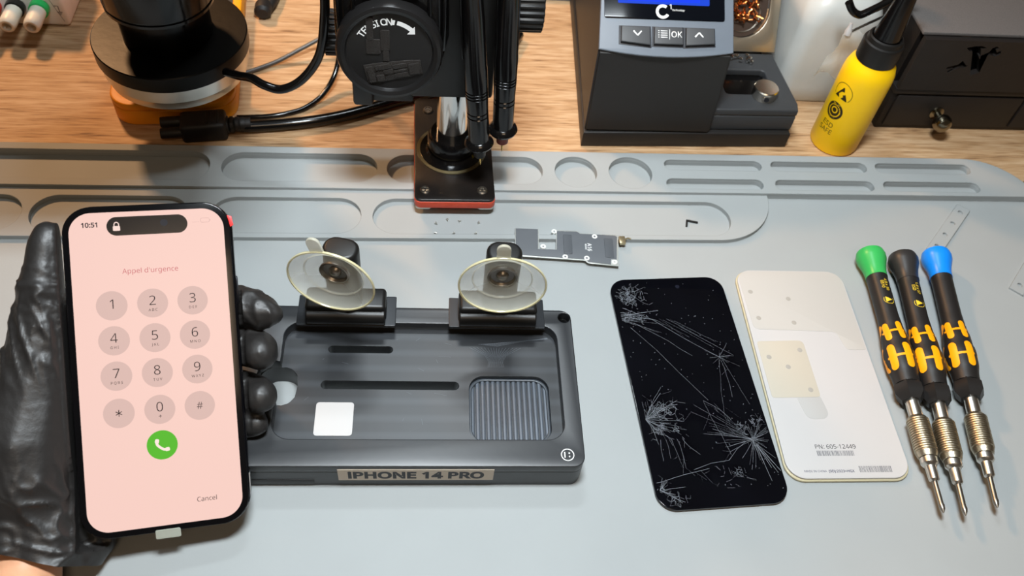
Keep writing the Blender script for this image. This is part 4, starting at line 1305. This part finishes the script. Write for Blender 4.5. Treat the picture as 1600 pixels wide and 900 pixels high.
# creases of the thin glove: cross folds at the thumb joint, long folds below it, slanting folds at the wrist
g.normal_update()
for v in g.verts:
    p = v.co
    left = max(0, min(1, (-30 - p.x) / 8))
    tipf = max(0, min(1, (p.x - 30) / 6))
    cross = ridge(Vector((p.x * .05 - p.y * .03, p.y * .17 + p.x * .06, p.z * .06)), 1.0, 3)
    long_ = ridge(Vector((p.x * .17 + p.y * .045, p.y * .028, p.z * .13 + 5)), 1.0, 3)
    fine_ = ridge(Vector((p.x * .22 + 3, p.y * .25 - p.x * .12, p.z * .2)), 1.0, 3)
    diag = ridge(Vector((p.x * .10 + p.y * .08, p.y * .06 - p.x * .05 + 9, p.z * .08)), 1.0, 3)
    d = left * (1.9 * cross * bell(p.y, 38, 9) + 2.3 * long_ * bell(p.y, 16, 15) + 2.0 * diag * bell(p.y, -55, 16) + 2.6 * cross * bell(p.y, -76, 9) + .7 * fine_ * bell(p.y, 24, 22))
    d += tipf * (.9 * long_ * (1.2 if p.y > 12 else .35) + .5 * cross * (1 if p.y > 12 else .5))
    d += .35 * noise.noise(p * .08)
    v.co = p + v.normal * d


def off_phone(bm, m_=.9):
    for v in bm.verts:
        p = v.co
        if abs(p.x) < 37.2 + m_ and abs(p.y) < 76 + m_ and -8.2 - m_ - 3 * max(0, (abs(p.x) - 29) / 8) < p.z < 30:
            dl, dr, db = p.x + 36.1 + m_, 37.2 + m_ - p.x, p.z + 8.2 + m_ + 3 * max(0, (abs(p.x) - 29) / 8)
            if min(dl, dr) < db and (p.z < -3 or min(dl, dr) < 5) or (p.x > 0 and p.z > -3):
                if dl < dr:
                    p.x -= dl
                else:
                    p.x += dr
            else:
                p.z -= db


for _ in range(3):
    off_phone(g)
    bmesh.ops.smooth_vert(g, verts=g.verts[:], factor=.35, use_axis_x=True, use_axis_y=True, use_axis_z=True)
off_phone(g)
bmesh.ops.bisect_plane(g, geom=g.verts[:] + g.edges[:] + g.faces[:], plane_co=(-48, -78.5, 0), plane_no=(-.36, -.93, .06), clear_outer=True)
xf(g, PM)
def clear(bm, zt=21.4):
    for v in bm.verts:
        v.co.z = max(v.co.z, .5)
        if v.co.x > -104 and 181 < v.co.y < 280:
            v.co.z = max(v.co.z, zt)


clear(g)
M_glove = mat('black_nitrile', '#242221', .46, var=.12, vscale=60, bump=.3, bscale=330, spec=.6)
hand = blob([[(-53, -50, -8, 11), (-56, -72, -7, 12.5), (-60, -88, -3, 16), (-61, -104, 10, 20), (-64, -140, 34, 26), (-68, -190, 66, 30)], [(-53, -50, -8, 11), (-54, -20, -8, 11), (-47.5, 16, -5, 6.5), (-44, 52, -1, 4)]])
hand = remesh(hand, 1.6, 6)
off_phone(hand)
hand = xf(hand, PM)
clear(hand)
Wb = PM @ Vector((-60, -88, -3))
Wb = Vector((Wb.x, Wb.y, 0))
xf(hand, T(*-Wb)); xf(g, T(*-Wb))
M_skin = mat('skin', '#d9a07c', .5, var=.08, vscale=90, bump=.15, bscale=500)
M_skin.node_tree.nodes['Principled BSDF'].inputs['Subsurface Weight'].default_value = .15
M_skin.node_tree.nodes['Principled BSDF'].inputs['Subsurface Radius'].default_value = (.004, .0015, .001)
ps = single('person', hand, M_skin, 'person reaching in at lower left, black-gloved hand holding up the lit phone', 'person', tuple(Wb), angle=80)
obj('glove', g, M_glove, ps, world=False, angle=80, label='black disposable glove')
